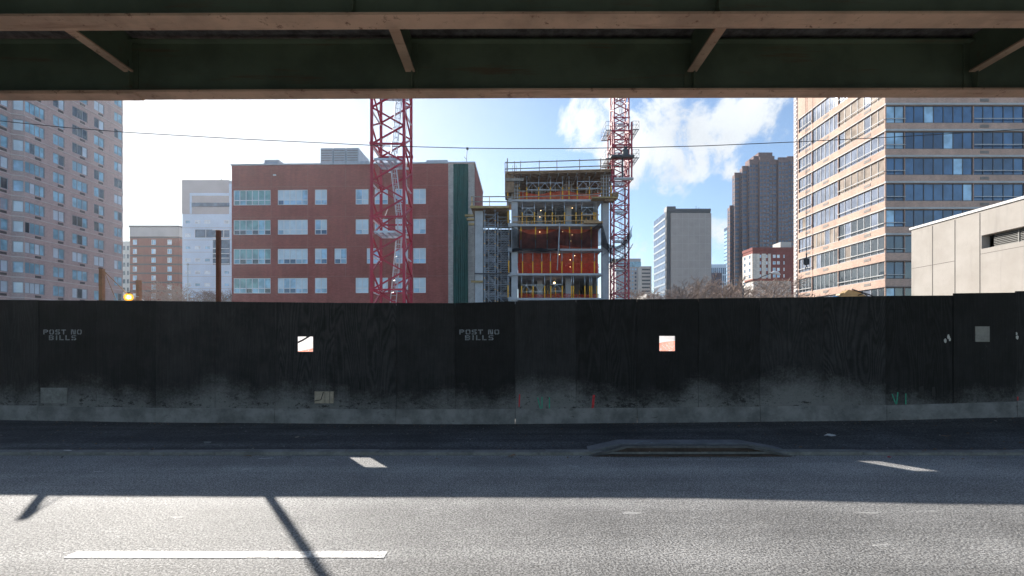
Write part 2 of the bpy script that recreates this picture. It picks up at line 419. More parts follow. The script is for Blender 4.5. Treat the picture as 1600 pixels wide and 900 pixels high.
def facade(mb, O, U, N, L, z0, z1, ops, reveal=.15, m=0):
    """wall plane with real openings (u0,u1,z0,z1) and their reveals"""
    us = sorted(set([0, L]+[o[0] for o in ops]+[o[1] for o in ops])); zs = sorted(set([z0, z1]+[o[2] for o in ops]+[o[3] for o in ops]))
    P = lambda u, z, n=0: (O[0]+U[0]*u+N[0]*n, O[1]+U[1]*u+N[1]*n, z)
    for a, b in zip(zs, zs[1:]):
        zc = (a+b)/2; run = None
        for c, d in zip(us, us[1:]):
            uc = (c+d)/2
            hole = any(o[0] < uc < o[1] and o[2] < zc < o[3] for o in ops)
            if hole:
                if run is not None: mb.quad(P(run, a), P(c, a), P(c, b), P(run, b), m); run = None
            elif run is None: run = c
        if run is not None: mb.quad(P(run, a), P(L, a), P(L, b), P(run, b), m)
    for (u0, u1, a, b) in [o[:4] for o in ops]:
        mb.quad(P(u0,a), P(u0,b), P(u0,b,-reveal), P(u0,a,-reveal), m); mb.quad(P(u1,a), P(u1,a,-reveal), P(u1,b,-reveal), P(u1,b), m)
        mb.quad(P(u0,a), P(u0,a,-reveal), P(u1,a,-reveal), P(u1,a), m); mb.quad(P(u0,b), P(u1,b), P(u1,b,-reveal), P(u0,b,-reveal), m)
def window(root, O, U, N, op, nx=2, rows=(), frame='frame_white', glasses=('glass_cyan',), fw=.07, inset=.13, mb=None, gmap=None, xs=None):
    u0, u1, a, b = op[:4]; own = mb is None; mb = mb or MB()
    mats = [frame]+list(glasses)
    xs = xs or [u0+(u1-u0)*k/nx for k in range(nx+1)]; zs = [a]+[a+(b-a)*r for r in rows]+[b]
    fd0, fd1 = -inset, -inset+.07
    for k, x in enumerate(xs):
        h = fw/2; x0, x1 = (x-h, x+h) if 0 < k < len(xs)-1 else (x, x+fw) if k == 0 else (x-fw, x)
        mb.obox(O, U, N, x0, x1, fd0, fd1, a, b, 0)
    for k, z in enumerate(zs):
        h = fw/2; y0, y1 = (z-h, z+h) if 0 < k < len(zs)-1 else (z, z+fw) if k == 0 else (z-fw, z)
        for x0, x1 in zip(xs, xs[1:]): mb.obox(O, U, N, x0+fw*.5, x1-fw*.5, fd0+.004, fd1-.004, y0, y1, 0)
    P = lambda u, z, n=0: (O[0]+U[0]*u+N[0]*n, O[1]+U[1]*u+N[1]*n, z)
    for i, (x0, x1) in enumerate(zip(xs, xs[1:])):
        if i == 0: wb = random.randrange(len(glasses))
        base = wb if random.random() < .65 else random.randrange(len(glasses))
        for j, (y0, y1) in enumerate(zip(zs, zs[1:])):
            g = gmap(i, j) if gmap else base
            tilt = random.uniform(-.006, .006)
            mb.quad(P(x0, y0, fd0+.03-tilt), P(x1, y0, fd0+.03+tilt), P(x1, y1, fd0+.03+tilt), P(x0, y1, fd0+.03-tilt), 1+g)
    if own: return mb.build('window', mats, root, recalc=False)
def windows(root, O, U, N, ops, limit=100, key=None, **kw):
    """each window a part; past the limit the smallest-showing ones are one part"""
    ops = list(ops)
    if key: ops.sort(key=key)
    for op in ops[:limit]:
        k = dict(kw)
        if len(op) > 4: k.update(op[4])
        window(root, O, U, N, op, **k)
    if len(ops) > limit:
        mb = MB()
        for op in ops[limit:]:
            k = dict(kw)
            if len(op) > 4: k.update(op[4])
            window(root, O, U, N, op, mb=mb, **k)
        o = mb.build('window_rows', [kw.get('frame', 'frame_white')]+list(kw.get('glasses', ('glass_cyan',))), root, recalc=False); o['kind'] = 'stuff'
UX, UY, NF, NR, NL = (1,0), (0,1), (0,-1), (1,0), (-1,0)

# ------------------------------------------------------------------ ground, road, sidewalk, kerb
mb = MB(); S = 7000; mb.quad((-S,-S,-.02), (S,-S,-.02), (S,S,-.02), (-S,S,-.02)); struct(mb.build('ground', 'gravel'))
KY = 6.74     # kerb line
def lerp_tab(x, tab):
    if x <= tab[0][0]: return tab[0][1]
    for (a, b), (c, d) in zip(tab, tab[1:]):
        if x <= c: return b+(d-b)*(x-a)/(c-a)
    return tab[-1][1]
DT = [(-200,9.5),(0,9.36),(400,9.15),(800,9.035),(1200,8.93),(1600,8.6),(1800,8.5)]
BT = [(-200,655),(0,656),(244,660),(400,661),(522,662),(711,663),(805,662.5),(900,661.5),(1091,660),(1200,658.5),(1384,657),(1489,653.5),(1587,651.5),(1700,650)]
TT = [(-200,467),(0,468.7),(244,470),(430,472),(522,473),(711,473.5),(805,471),(900,468.3),(995,467.3),(1091,466.5),(1200,465.5),(1384,462.3),(1482,461.5),(1489,458.6),(1583,457.6),(1588,454),(1700,452)]
def fence_at(px):
    D = lerp_tab(px, DT); return PX(px, D), D, PZ(lerp_tab(px, BT), D), PZ(lerp_tab(px, TT), D)
FTAB = [fence_at(px) for px in range(-200, 1701, 50)]
def fy(x): return lerp_tab(x, [(t[0], t[1]) for t in FTAB])
def fz(x): return lerp_tab(x, [(t[0], t[2]) for t in FTAB])
mb = MB(); mb.quad((-160,-16,0), (160,-16,0), (160,KY,0), (-160,KY,0)); struct(mb.build('road', 'asphalt_road'))
# sidewalk: one sheet rising from the kerb to the foot of the hoarding
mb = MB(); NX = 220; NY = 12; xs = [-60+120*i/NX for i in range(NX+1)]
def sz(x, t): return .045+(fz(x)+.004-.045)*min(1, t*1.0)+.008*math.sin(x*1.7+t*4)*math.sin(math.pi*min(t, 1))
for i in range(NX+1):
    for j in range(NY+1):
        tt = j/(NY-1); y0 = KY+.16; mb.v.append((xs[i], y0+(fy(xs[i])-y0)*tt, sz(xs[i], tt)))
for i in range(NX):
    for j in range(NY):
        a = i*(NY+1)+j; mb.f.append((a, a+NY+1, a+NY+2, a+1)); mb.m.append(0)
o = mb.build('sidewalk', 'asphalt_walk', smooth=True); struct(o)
mb = MB()
for k in range(-24, 25):
    x0 = k*2.4+.4
    if -.2 < x0-1.6 < 0: pass
    mb.box(x0+.004, x0+2.396, KY-.003, KY+.165, -.05, .046+.004*math.sin(k*2.3))
struct(mb.build('kerb', 'kerb_concrete'))
# lane markings
mb = MB()
for k in (-2, -1, 0, 1, 2):
    x0 = -3.50+k*9.6; pts = 14
    for q in range(pts):
        a = x0+q*2.5/pts; b = x0+(q+1)*2.5/pts; e = random.uniform(-.006, .006)
        mb.quad((a,3.555+e,.004), (b,3.555+e,.004), (b,3.665+e,.004), (a,3.665+e,.004))
struct(mb.build('lane_marking', 'road_paint', recalc=False))

# kerb inlet casting
cx0, cx1 = 1.16, 4.12; yk = KY-.03
r = thing('kerb_inlet', 'long rusty iron drain inlet with sloped ends at the kerb', 'drain', (2.6, KY, 0))
mb = MB(); H = .15
mb.prism([(cx0,.0),(cx0+.52,H-.05),(cx1-.66,H-.05),(cx1,.0)], 'y', yk+.05, yk+.10)
mb.build('throat_plate', 'iron_rust', r)
mb = MB()
mb.prism([(cx0-.03,.0),(cx0+.5,H),(cx1-.62,H),(cx1+.03,.0),(cx1-.08,.0),(cx1-.66,H-.03),(cx0+.54,H-.03),(cx0+.1,.0)], 'y', yk-.02, yk+.03)
mb.build('face_frame', 'cast_iron', r)
mb = MB(); mb.prism([(cx0+.02,.0),(cx0+.3,.03),(cx1-.3,.03),(cx1-.02,.0),(cx1-.02,-.02),(cx0+.02,-.02)], 'y', yk-.05, yk-.021); mb.build('sill', 'iron_rust', r)
mb = MB()
mb.prism([(cx0-.08,.03),(cx0+.48,H+.002),(cx1-.60,H+.002),(cx1+.10,.03)], 'y', yk+.102, yk+.40)
mb.build('hood', 'inlet_hood', r)
mb = MB()
for a, b in (((1.85,6.83),(2.02,6.99)), ((2.02,6.99),(2.15,6.84))):
    mb.bar((a[0], a[1], H+.005), (b[0], b[1], H+.005), .018, .004)
mb.build('paint_tick', 'stencil_paint', r)

# ------------------------------------------------------------------ the hoarding
FR = thing('plywood_hoarding', 'long black painted plywood hoarding with dirty grey base along the sidewalk', 'fence', (0, 9.03, 0))
seams = [-40, 61, 151, 244, 336, 430, 522, 619, 711, 805, 900, 995, 1091, 1187, 1287, 1384, 1489, 1587, 1690]
P = []
for s in seams:
    P.append(fence_at(s))
while P[0][0] > -24: q = P[0]; P.insert(0, (q[0]-1.22, q[1]+.02, q[2], q[3]))
while P[-1][0] < 22: q = P[-1]; P.append((q[0]+1.22, q[1]-.04, q[2]+.005, q[3]+.01))
cut = {477: 'hole', 1042.5: 'hole'}
def px_of(x, y): return 800+x/y*F
def fence_frame(a, b):
    O = (a[0], a[1]); d = Vector((b[0]-a[0], b[1]-a[1])); L = d.length; d.normalize(); return O, (d.x, d.y), (d.y, -d.x), L
def stencil_text(lines, h):
    # stencil strokes on a 4 x 5 grid
    G = {'P': [(0,0,1,5),(1.15,4,3,5),(3,2.6,4,4.6),(1.15,2,3,3)], 'O': [(0,.6,1,4.4),(3,.6,4,4.4),(.6,4,1.8,5),(2.2,4,3.4,5),(.6,0,1.8,1),(2.2,0,3.4,1)],
         'S': [(0,2.7,1,4.5),(.6,4,1.8,5),(2.1,4,4,5),(.6,2.1,3.4,2.9),(3,.5,4,2.3),(0,0,1.8,1),(2.1,0,3.4,1)], 'T': [(0,4,1.4,5),(2.6,4,4,5),(1.5,0,2.5,5)],
         'N': [(0,0,1,5),(3,0,4,5),'d'], 'B': [(0,0,1,5),(1.2,4,3,5),(3,2.8,4,4.5),(1.2,2.1,3.3,2.9),(3,.5,4,2.2),(1.2,0,3,1)],
         'I': [(.9,0,2,5)], 'L': [(0,0,1,5),(1.2,0,3.6,1)]}
    out = []; u = h/5
    for li, line in enumerate(lines):
        wd = sum((3.2 if c == ' ' else 3.9 if c in 'I' else 5.1) for c in line)*u*1.12; x = -wd/2; z0 = -li*h*1.28
        for c in line:
            if c == ' ': x += 3.2*u*1.12; continue
            for s in G[c]:
                if s == 'd': out.append([(x+1.05*u*1.12, z0+5*u), (x+2.0*u*1.12, z0+5*u), (x+2.95*u*1.12, z0), (x+2.0*u*1.12, z0)])
                else: out.append([(x+s[0]*u*1.12, z0+s[1]*u), (x+s[2]*u*1.12, z0+s[1]*u), (x+s[2]*u*1.12, z0+s[3]*u), (x+s[0]*u*1.12, z0+s[3]*u)])
            x += (3.9 if c == 'I' else 5.1)*u*1.12
    return out
def panel_items(pp, O, U, N, L, D, pxa, pxb, n0):
    """things fixed to or painted on this panel, given by photo column"""
    def uof(px): return (px-pxa)/(pxb-pxa)*L
    P3 = lambda u, z, n: (O[0]+U[0]*u+N[0]*n, O[1]+U[1]*u+N[1]*n, z)
    for tx in (99, 750):
        if pxa <= tx < pxb:
            for word, yy in (('POST NO', 522.5), ('BILLS', 531.5)):
                mb = MB()
                for q in stencil_text([word], 7.6/F*D):
                    mb.quad(*[P3(uof(tx)+a*1.12, PZ(yy, D)+b, n0+.003) for a, b in q])
                mb.build('stencil_lettering', 'stencil_paint', pp, recalc=False)
    for (x0, x1, ya, yb, m, th) in ((65,106,606,630,'board_grey',.02),(1523,1545,510,534,'board_pale',.012),(657,699,609,632,'hoarding_black',.018)):
        if pxa <= (x0+x1)/2 < pxb:
            mb = MB(); mb.obox(O, U, N, uof(x0), uof(x1), n0, n0+th, PZ(yb, D), PZ(ya, D)); mb.build('patch_board', m, pp)
    if pxa <= 507 < pxb:
        mb = MB(); z0, z1 = PZ(630, D), PZ(611.5, D)
        for a, b in ((492,507.5),(508.5,515),(516,523.5)): mb.obox(O, U, N, uof(a), uof(min(b, 521.5)), n0, n0+.014, z0, z1)
        mb.tube([P3(uof(493), z0+.05, n0+.018), P3(uof(502), z0+.07, n0+.018), P3(uof(506), z1-.01, n0+.018)], .008, 5, 1)
        mb.build('patch_board', ['board_tan', 'tar_black'], pp)
    strokes = {'mark_green': [((840,621),(845,640)), ((847,620),(847,642)), ((858.5,621),(858.5,640)), ((1394,616),(1400,632)), ((1403,613),(1401,632)), ((1415.5,615),(1415.5,632))],
               'mark_red': [((812,616),(811,636)), ((928,617),(926,638)), ((924,638),(931,638)), ((1590,620),(1590,626))]}
    for m, ss in strokes.items():
        mb = MB()
        for (a, b) in ss:
            if pxa <= a[0] < pxb: 
                w = .045 if a[0] in (928,) else .022
                mb.bar(P3(uof(a[0]), PZ(a[1], D), n0+.002), P3(uof(b[0]), PZ(b[1], D), n0+.002), w, .003)
        if mb.v: mb.build('spray_mark', m, pp)
    scraps = [((1474,527,1480,538),(1479,522,1485,531),(1482,527,1485.5,534)), ((1585.5,518,1590,524),(1586,524,1592,531))]
    for grp in scraps:
        if pxa <= grp[0][0]+1.6 < pxb:
            mb = MB()
            for (a, y0, b, y1) in grp:
                pts = []
                for k in range(9):
                    an = 2*math.pi*k/9; rr = random.uniform(.6, 1.05)
                    pts.append(P3(uof((a+b)/2)+rr*(b-a)/2/F*D*math.cos(an), PZ((y0+y1)/2, D)+rr*(y1-y0)/2/F*D*math.sin(an), n0+.004))
                i = len(mb.v); mb.v += pts; mb.f.append(tuple(range(i, i+9))); mb.m.append(0)
            mb.build('torn_paper', 'paper_white', pp, recalc=False)
    if pxa <= 1437 < pxb:
        for (cx, cy, rx, ry) in ((1440,609,5,6.5),(1459,611,3.2,7.5),(1436,619,5,2.5)):
            pts = []; mb = MB()
            for k in range(12):
                an = 2*math.pi*k/12; rr = random.uniform(.7, 1.1)
                pts.append(P3(uof(cx)+rr*rx/F*D*math.cos(an), PZ(cy, D)+rr*ry/F*D*math.sin(an), n0+.002))
            i = len(mb.v); mb.v += pts; mb.f.append(tuple(range(i, i+12))); mb.m.append(0)
            mb.build('tar_splat', 'tar_black', pp, recalc=False)
for i, (a, b) in enumerate(zip(P, P[1:])):
    O, U, N, L = fence_frame(a, b)
    pxa, pxb = px_of(a[0], a[1]), px_of(b[0], b[1]); D = (a[1]+b[1])/2
    za, zb = a[2]+.27, b[2]+.27; ta, tb = a[3], b[3]
    if abs(pxa-1384) < 3: tb = PZ(461.6, b[1])
    if abs(pxa-1489) < 3: tb = PZ(457.4, b[1])
    n0 = random.uniform(-.004, .006); th = .018; g = .0035; j = random.uniform(-.004, .004); ta += j; tb += j
    Q = lambda u, n, z: (O[0]+U[0]*u+N[0]*n, O[1]+U[1]*u+N[1]*n, z)
    mb = MB(); hole = None
    for c in cut:
        if pxa <= c < pxb: hole = c
    if hole:
        uc = (hole-pxa)/(pxb-pxa)*L; hw = 12.2/F*D; ys = (549.5, 526) if hole < 800 else (548.5, 525); h0, h1 = PZ(ys[0], D), PZ(ys[1], D)
        ou = [(g, za), (L-g, zb), (L-g, tb), (g, ta)]; inn = [(uc-hw, h0), (uc+hw, h0), (uc+hw, h1), (uc-hw, h1)]
        for k in range(4):
            A, B = ou[k], ou[(k+1) % 4]; c_, d_ = inn[k], inn[(k+1) % 4]
            for n in (n0, n0-th): mb.quad(Q(A[0],n,A[1]), Q(B[0],n,B[1]), Q(d_[0],n,d_[1]), Q(c_[0],n,c_[1]))
            mb.quad(Q(A[0],n0,A[1]), Q(B[0],n0,B[1]), Q(B[0],n0-th,B[1]), Q(A[0],n0-th,A[1]))
            mb.quad(Q(c_[0],n0,c_[1]), Q(d_[0],n0,d_[1]), Q(d_[0],n0-th,d_[1]), Q(c_[0],n0-th,c_[1]))
    else:
        mb.hexa([Q(g,n0-th,za), Q(L-g,n0-th,zb), Q(L-g,n0,zb), Q(g,n0,za), Q(g,n0-th,ta), Q(L-g,n0-th,tb), Q(L-g,n0,tb), Q(g,n0,ta)])
    p = mb.build('panel', 'hoarding_black', FR)
    if True:
        mb = MB(); mb.obox((b[0], b[1]), U, N, -.05, .05, -.075, -.0185-.004, b[2]+.1, tb-.05); mb.build('seam_light_stop', 'tar_black', FR)  # unseen black strip added behind each seam to stop light leaking through
    if hole: p['label'] = 'black plywood panel with a square peephole'
    panel_items(p, O, U, N, L, D, pxa, pxb, n0)
k = 0
while k < len(P)-1:       # base boards, two panels long
    e = min(k+2, len(P)-1); a, b = P[k], P[e]; O, U, N, L = fence_frame(a, b)
    Q = lambda u, n, z: (O[0]+U[0]*u+N[0]*n, O[1]+U[1]*u+N[1]*n, z)
    j = random.uniform(-.01, .01)
    mb = MB(); mb.hexa([Q(.004,.0,a[2]-.03), Q(L-.004,.0,b[2]-.03), Q(L-.004,.03,b[2]-.03), Q(.004,.03,a[2]-.03), Q(.004,.0,a[2]+.30+j), Q(L-.004,.0,b[2]+.30+j), Q(L-.004,.024,b[2]+.30+j), Q(.004,.024,a[2]+.30+j)])
    mb.build('base_board', 'hoarding_base', FR); k = e
for z in (.5, 1.25, 2.1):
    mb = MB()
    for a, b in zip(P, P[1:]): mb.hexa([(a[0],a[1]+.03,a[2]+z), (b[0],b[1]+.03,b[2]+z), (b[0],b[1]+.07,b[2]+z), (a[0],a[1]+.07,a[2]+z), (a[0],a[1]+.03,a[2]+z+.09), (b[0],b[1]+.03,b[2]+z+.09), (b[0],b[1]+.07,b[2]+z+.09), (a[0],a[1]+.07,a[2]+z+.09)])
    mb.build('rail', 'timber_grey', FR)

# ------------------------------------------------------------------ elevated highway over the camera
HW = thing('elevated_highway', 'green steel elevated highway with tan rusty flanges crossing overhead', 'bridge', (0, 0, 0))
def gz(x): return lerp_tab(x, [(-8, -.035), (0, .0), (8, .01)])
def girder(yc, fw, zb, zt, holes):
    w = MB(); fl = MB(); st = MB(); xs = [-60+2*i for i in range(61)]
    for a, b in zip(xs, xs[1:]):
        for (m, y0, y1, z0, z1) in ((w, yc-.008, yc+.008, zb+.03, zt), (fl, yc-fw/2, yc+fw/2, zb, zb+.028)):
            m.hexa([(a,y0,z0+gz(a)), (b,y0,z0+gz(b)), (b,y1,z0+gz(b)), (a,y1,z0+gz(a)), (a,y0,z1+gz(a)), (b,y0,z1+gz(b)), (b,y1,z1+gz(b)), (a,y1,z1+gz(a))])
    g = w.build('girder', 'green_steel', HW); fl.build('bottom_flange', 'tan_steel', g)
    m2 = MB()
    for a, b in zip(xs, xs[1:]):
        for y0, y1 in ((yc-.08, yc-.0085), (yc+.0085, yc+.08)):
            m2.hexa([(a,y0,zb+.03+gz(a)), (b,y0,zb+.03+gz(b)), (b,y1,zb+.05+gz(b)), (a,y1,zb+.05+gz(a)), (a,y0,zb+.042+gz(a)), (b,y0,zb+.042+gz(b)), (b,y1,zb+.06+gz(b)), (a,y1,zb+.06+gz(a))])
    m2.box(-60, 60, yc-.10, yc-.009, zt-.09, zt-.075)
    m2.build('flange_angle', 'green_steel', g)
    return g
g1 = girder(4.995, .23, CZ+3.5, 6.0, 0)
g2 = girder(6.47, .21, CZ+3.5, 6.0, 0)
g3 = girder(1.2, .23, CZ+3.6, 6.0, 0); g4 = girder(-3.2, .23, CZ+3.6, 6.0, 0)
mb = MB(); mb.box(-60, -5.3, 6.375, 6.565, CZ+3.484, CZ+3.499); 
for q in mb.v[:]: pass
mb.v = [(x, y, z+gz(x)+.0) for x, y, z in mb.v]; mb.build('cover_plate', 'tan_steel', g2)
for k in range(-8, 9):
    X = -1.43+3.96*k
    mb = MB(); mb.box(X-.008, X+.008, 5.02, 6.455, CZ+3.80, 5.995)
    b = mb.build('cross_beam', 'green_steel', HW)
    mb = MB(); mb.box(X-.065, X+.065, 5.14, 6.40, CZ+3.775, CZ+3.799); mb.build('beam_flange', 'tan_steel', b)
    mb = MB(); mb.box(X-.09, X+.09, 6.446, 6.460, CZ+3.56, 5.99); mb.box(X+.02, X+.034, 6.36, 6.445, CZ+3.56, CZ+3.92); mb.build('connection_plate', 'green_steel', b)
    mb = MB(); mb.box(X-.3, X-.285, 4.90, 4.985, CZ+3.56, 5.98)
    mb.build('stiffener', 'green_steel', g1); mb = MB()
    mb.box(X-.008, X+.008, 1.3, 4.88, CZ+3.9, 5.995); mb.build('cross_beam', 'green_steel', HW)
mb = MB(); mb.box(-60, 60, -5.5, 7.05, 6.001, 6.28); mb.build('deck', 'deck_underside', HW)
mb = MB(); mb.box(-60, 60, 6.75, 7.049, 6.281, 7.1); mb.box(-60, 60, -5.49, -5.2, 6.281, 7.1); mb.build('parapet', 'concrete', HW)
mb = MB()
for x in range(-58, 59, 1):
    for q in range(6): mb.box(x+q*.166, x+q*.166+.02, 6.20, 6.22, 5.993, 6.0)
mb.build('rivets', 'green_steel', HW)['kind'] = 'stuff'
for x in (-34, 34):
    mb = MB(); mb.box(x-.3, x+.3, -1.2, -.6, 0, 5.29); mb.build('column', 'green_steel', HW)

# ------------------------------------------------------------------ things just behind the hoarding
def post(px, D, top, w, m, label, lean=0):
    x = PX(px, D); z = PZ(top, D)
    mb = MB(); mb.bar((x-lean, D, 0), (x, D, z), w); o = mb.build('timber_post', m); recenter(o, (x, D, 0)); return tag(o, label, 'post')
post(159.5, 9.9, 420, .075, 'timber_post', 'short timber post behind the fence with a rope tied to its top', -.0)
post(217, 12.4, 438, .09, 'timber_post', 'lowest bare timber post right of the glowing work lamp', .02)
post(341.5, 9.5, 360, .07, 'timber_red', 'tallest dark timber post standing behind the fence before the blue tiled building')
def rope(name, pts, r, label, cat, m='rope', n=5):
    mb = MB(); mb.tube(pts, r, n, 0); o = mb.build(name, m, smooth=True); recenter(o, pts[0]); return tag(o, label, cat)
A = (PX(163, 9.9), 9.9, PZ(424, 9.9)); Bp = (PX(198, 10.6), 10.6, PZ(458, 10.6)); E = (PX(217, 12.4), 12.4, PZ(464, 12.4))
rope('rope', [A, Bp], .009, 'taut rope from the short post down to the work lamp', 'rope')
rope('rope', [A, (PX(184, 10.4), 10.4, PZ(475, 10.4))], .006, 'thin slack rope dropping steeply from the short post', 'rope')
rope('lamp_cable', [Bp, E, (PX(228, 12.6), 12.6, PZ(472, 12.6))], .008, 'thin cable from the work lamp past the lowest post', 'cable', 'frame_white')
wl_ = thing('work_lamp', 'lit yellow caged work lamp hanging just above the fence', 'lamp', (Bp[0], Bp[1], Bp[2]))
def sphere(mb, c, r, m=0, nu=10, nv=7, sz_=1.0):
    i = len(mb.v)
    for a in range(nv+1):
        th = math.pi*a/nv
        for b in range(nu): ph = 2*math.pi*b/nu; mb.v.append((c[0]+r*math.sin(th)*math.cos(ph), c[1]+r*math.sin(th)*math.sin(ph), c[2]+sz_*r*math.cos(th)))
    for a in range(nv):
        for b in range(nu): mb.f.append((i+a*nu+b, i+a*nu+(b+1) % nu, i+(a+1)*nu+(b+1) % nu, i+(a+1)*nu+b)); mb.m.append(m)
bc_ = (PX(201, 10.6), 10.6, PZ(464.5, 10.6))
mb = MB(); sphere(mb, bc_, .05); mb.build('bulb', 'bulb_warm', wl_, True)
mb = MB()
for k in range(10):
    a = 2*math.pi*k/10; mb.tube([(bc_[0]+.085*math.sin(t)*math.cos(a), bc_[1]+.085*math.sin(t)*math.sin(a), bc_[2]+.085*math.cos(t)) for t in [math.pi*q/8 for q in range(9)]], .008, 4)
for t in (.8, 1.57, 2.3): mb.tube([(bc_[0]+.085*math.sin(t)*math.cos(a), bc_[1]+.085*math.sin(t)*math.sin(a), bc_[2]+.085*math.cos(t)) for a in [math.pi*q/6 for q in range(13)]], .008, 4)
mb.build('cage', 'bulb_cage', wl_)
mb = MB(); mb.tube([(bc_[0], bc_[1], bc_[2]+.05), (bc_[0], bc_[1], bc_[2]+.12)], .025, 8); mb.build('socket', 'cable_black', wl_)

# debris sheet and orange mesh seen through the peepholes
mb = MB(); n = 90
for i in range(n):
    x0 = -24+48*i/n; x1 = -24+48*(i+1)/n; f = lambda x: 21+.12*math.sin(x*2.1)+.05*math.sin(x*7)
    mb.quad((x0,f(x0),0), (x1,f(x1),0), (x1,f(x1),2.35), (x0,f(x0),2.35))
o = mb.build('white_sheeting', 'sheet_white', recalc=False); recenter(o, (0,21,0)); tag(o, 'pale site sheeting glimpsed through the square peepholes', 'sheeting')
mb = MB()
for i in range(n):
    x0 = -20+40*i/n; x1 = -20+40*(i+1)/n; f = lambda x: 17+.1*math.sin(x*3); h = lambda x: 1.48+.22*math.sin(x*1.05+1.2)
    mb.quad((x0,f(x0),0), (x1,f(x1),0), (x1,f(x1),h(x1)), (x0,f(x0),h(x0)))
o = mb.build('orange_mesh_fence', 'net_orange', recalc=False); recenter(o, (0,17,0)); tag(o, 'sagging orange plastic mesh fence behind the right peephole', 'mesh fence')
rope('hose', [(PX(455,15),15,PZ(540,15)), (PX(472,15),15,PZ(532,15)), (PX(492,15),15,PZ(520,15))], .03, 'dark hose crossing the top of the left peephole', 'hose', 'cable_black', 6)

# ------------------------------------------------------------------ tower cranes
def mast(root, x0, x1, y0, y1, z0, nsec, sec, chord, br, nd=4):
    for s in range(nsec):
        a = z0+s*sec; b = a+sec; mb = MB()
        for x in (x0, x1):
            for y in (y0, y1): mb.box(x-chord/2, x+chord/2, y-chord/2, y+chord/2, a+.003, b-.003)
            # bolted collars at the joint
        for x in (x0, x1):
            for y in (y0, y1): mb.box(x-chord*.72, x+chord*.72, y-chord*.72, y+chord*.72, b-.16, b-.01)
        cs = [(x0,y0), (x1,y0), (x1,y1), (x0,y1)]
        for k in range(4):
            p, q = cs[k], cs[(k+1) % 4]
            if k in (2,): p, q = q, p
            mb.bar((*p, b-.1), (*q, b-.1), br*1.15)
            for d in range(nd):
                za = b-.1-(sec)*d/nd; zb = b-.1-(sec)*(d+1)/nd
                A_, B_ = (p, q) if d % 2 == 0 else (q, p)
                mb.bar((*A_, za), (*B_, zb), br)
        mb.build('mast_section', 'crane_red', root)
def ladder(root, p0, p1, hoops=True, w=.36):
    p0 = Vector(p0); p1 = Vector(p1); d = (p1-p0); L = d.length; mb = MB(); x = Vector((.94, .34, 0))*w/2
    mb.tube([p0-x, p1-x], .03, 5); mb.tube([p0+x, p1+x], .03, 5)
    for k in range(int(L/.3)): q = p0+d*(k*.3/L); mb.tube([q-x, q+x], .014, 4)
    l = mb.build('ladder', 'galvanised', root)
    if hoops:
        mb = MB(); h = Vector((-.34, .94, 0))
        for k in range(1, int(L/.75)+1):
            q = p0+d*(k*.75/L); mb.tube([q-x*1.0+(-x*math.cos(a)*.9+x)+(-h)*math.sin(a)*.62 for a in [math.pi*t/8 for t in range(9)]], .014, 4)
        for a in (.5, 1.2, 1.95, 2.65):
            o_ = (-x*math.cos(a)*.9)+(-h)*math.sin(a)*.62; mb.tube([p0+d*.15+o_, p1+o_], .012, 4)
        mb.build('safety_cage', 'galvanised', l)
def platform(root, x0, x1, y0, y1, z, rail=False, name='platform', m='galvanised'):
    mb = MB(); mb.box(x0, x1, y0, y0+.06, z-.1, z+.02); mb.box(x0, x1, y1-.06, y1, z-.1, z+.02)
    k = 0; x = x0
    while x < x1-.001: mb.box(x, min(x+.05, x1), y0+.061, y1-.061, z-.08, z-.003); x += .38
    mb.box(x0+.051, x1-.051, (y0+y1)/2, (y0+y1)/2+.05, z-.05, z+.012)
    k = y0+.12
    while k < y1-.1: mb.box(x0+.051, x1-.051, k, k+.02, z+.0, z+.012); k += .11
    p = mb.build(name, m, root)
    if rail:
        r_ = MB()
        for x in (x0, (x0+x1)/2, x1):
            for y in (y0, y1): r_.bar((x,y,z), (x,y,z+1.1), .04)
        for h in (.55, 1.1):
            r_.bar((x0,y0,z+h), (x1,y0,z+h), .035); r_.bar((x0,y1,z+h), (x1,y1,z+h), .035); r_.bar((x0,y0,z+h), (x0,y1,z+h), .035); r_.bar((x1,y0,z+h), (x1,y1,z+h), .035)
        r_.build('guard_rail', m, p)
    return p
xa, xb, ya, yb = -8.60, -6.62, 27.9, 29.9
CR1 = thing('tower_crane', 'near crimson lattice crane mast before the red brick building', 'crane', ((xa+xb)/2, 28.9, 0))
z0 = .45; mast(CR1, xa, xb, ya, yb, z0, 5, 4.47, .155, .088)
mb = MB(); mb.box(xa-.8, xb+.8, ya-.8, yb+.8, 0, .44); mb.build('base', 'concrete', CR1)
for k in range(1, 5):
    z = z0+4.47*k-.95; platform(CR1, xa+.1, xb-.1, ya+.1, yb-.3, z)
    s = 1 if k % 2 else -1
    ladder(CR1, (xb-.75-.28*s, ya+1.35, z+.02), (xb-.75+.28*s, ya+1.05, z+5.2 if k < 4 else z+4.4))
    mb = MB()   # loose power cable looping down the mast
    pts = [(xb-.25+.05*math.sin(q*1.3), yb-.35, z+q*.55) for q in range(9)]; mb.tube(pts, .022, 5)
    pts = [(xa+.35+.55*q/7, ya+.3, z+.95-.42*math.sin(math.pi*q/7)+.07*q) for q in range(8)]; mb.tube(pts, .016, 5); mb.build('power_cable', 'lamp_grey', CR1)
    for p_, q_ in (((xa,ya,z+2.9), (xa,yb,z+2.9)), ((xb,ya,z+2.9), (xb,yb,z+2.9)), ((xa,ya,z+.7), (xa,yb,z+.7))):
        mb = MB(); mb.bar(p_, q_, .07); mb.build('tie_rod', 'frame_white', CR1)
xa, xb, ya, yb = 13.95, 15.98, 62.3, 64.4
CR2 = thing('tower_crane', 'far red crane mast with climbing platforms beside the concrete frame', 'crane', ((xa+xb)/2, 63.3, 0))
mast(CR2, xa, xb, ya, yb, .3, 11, 4.0, .19, .10)
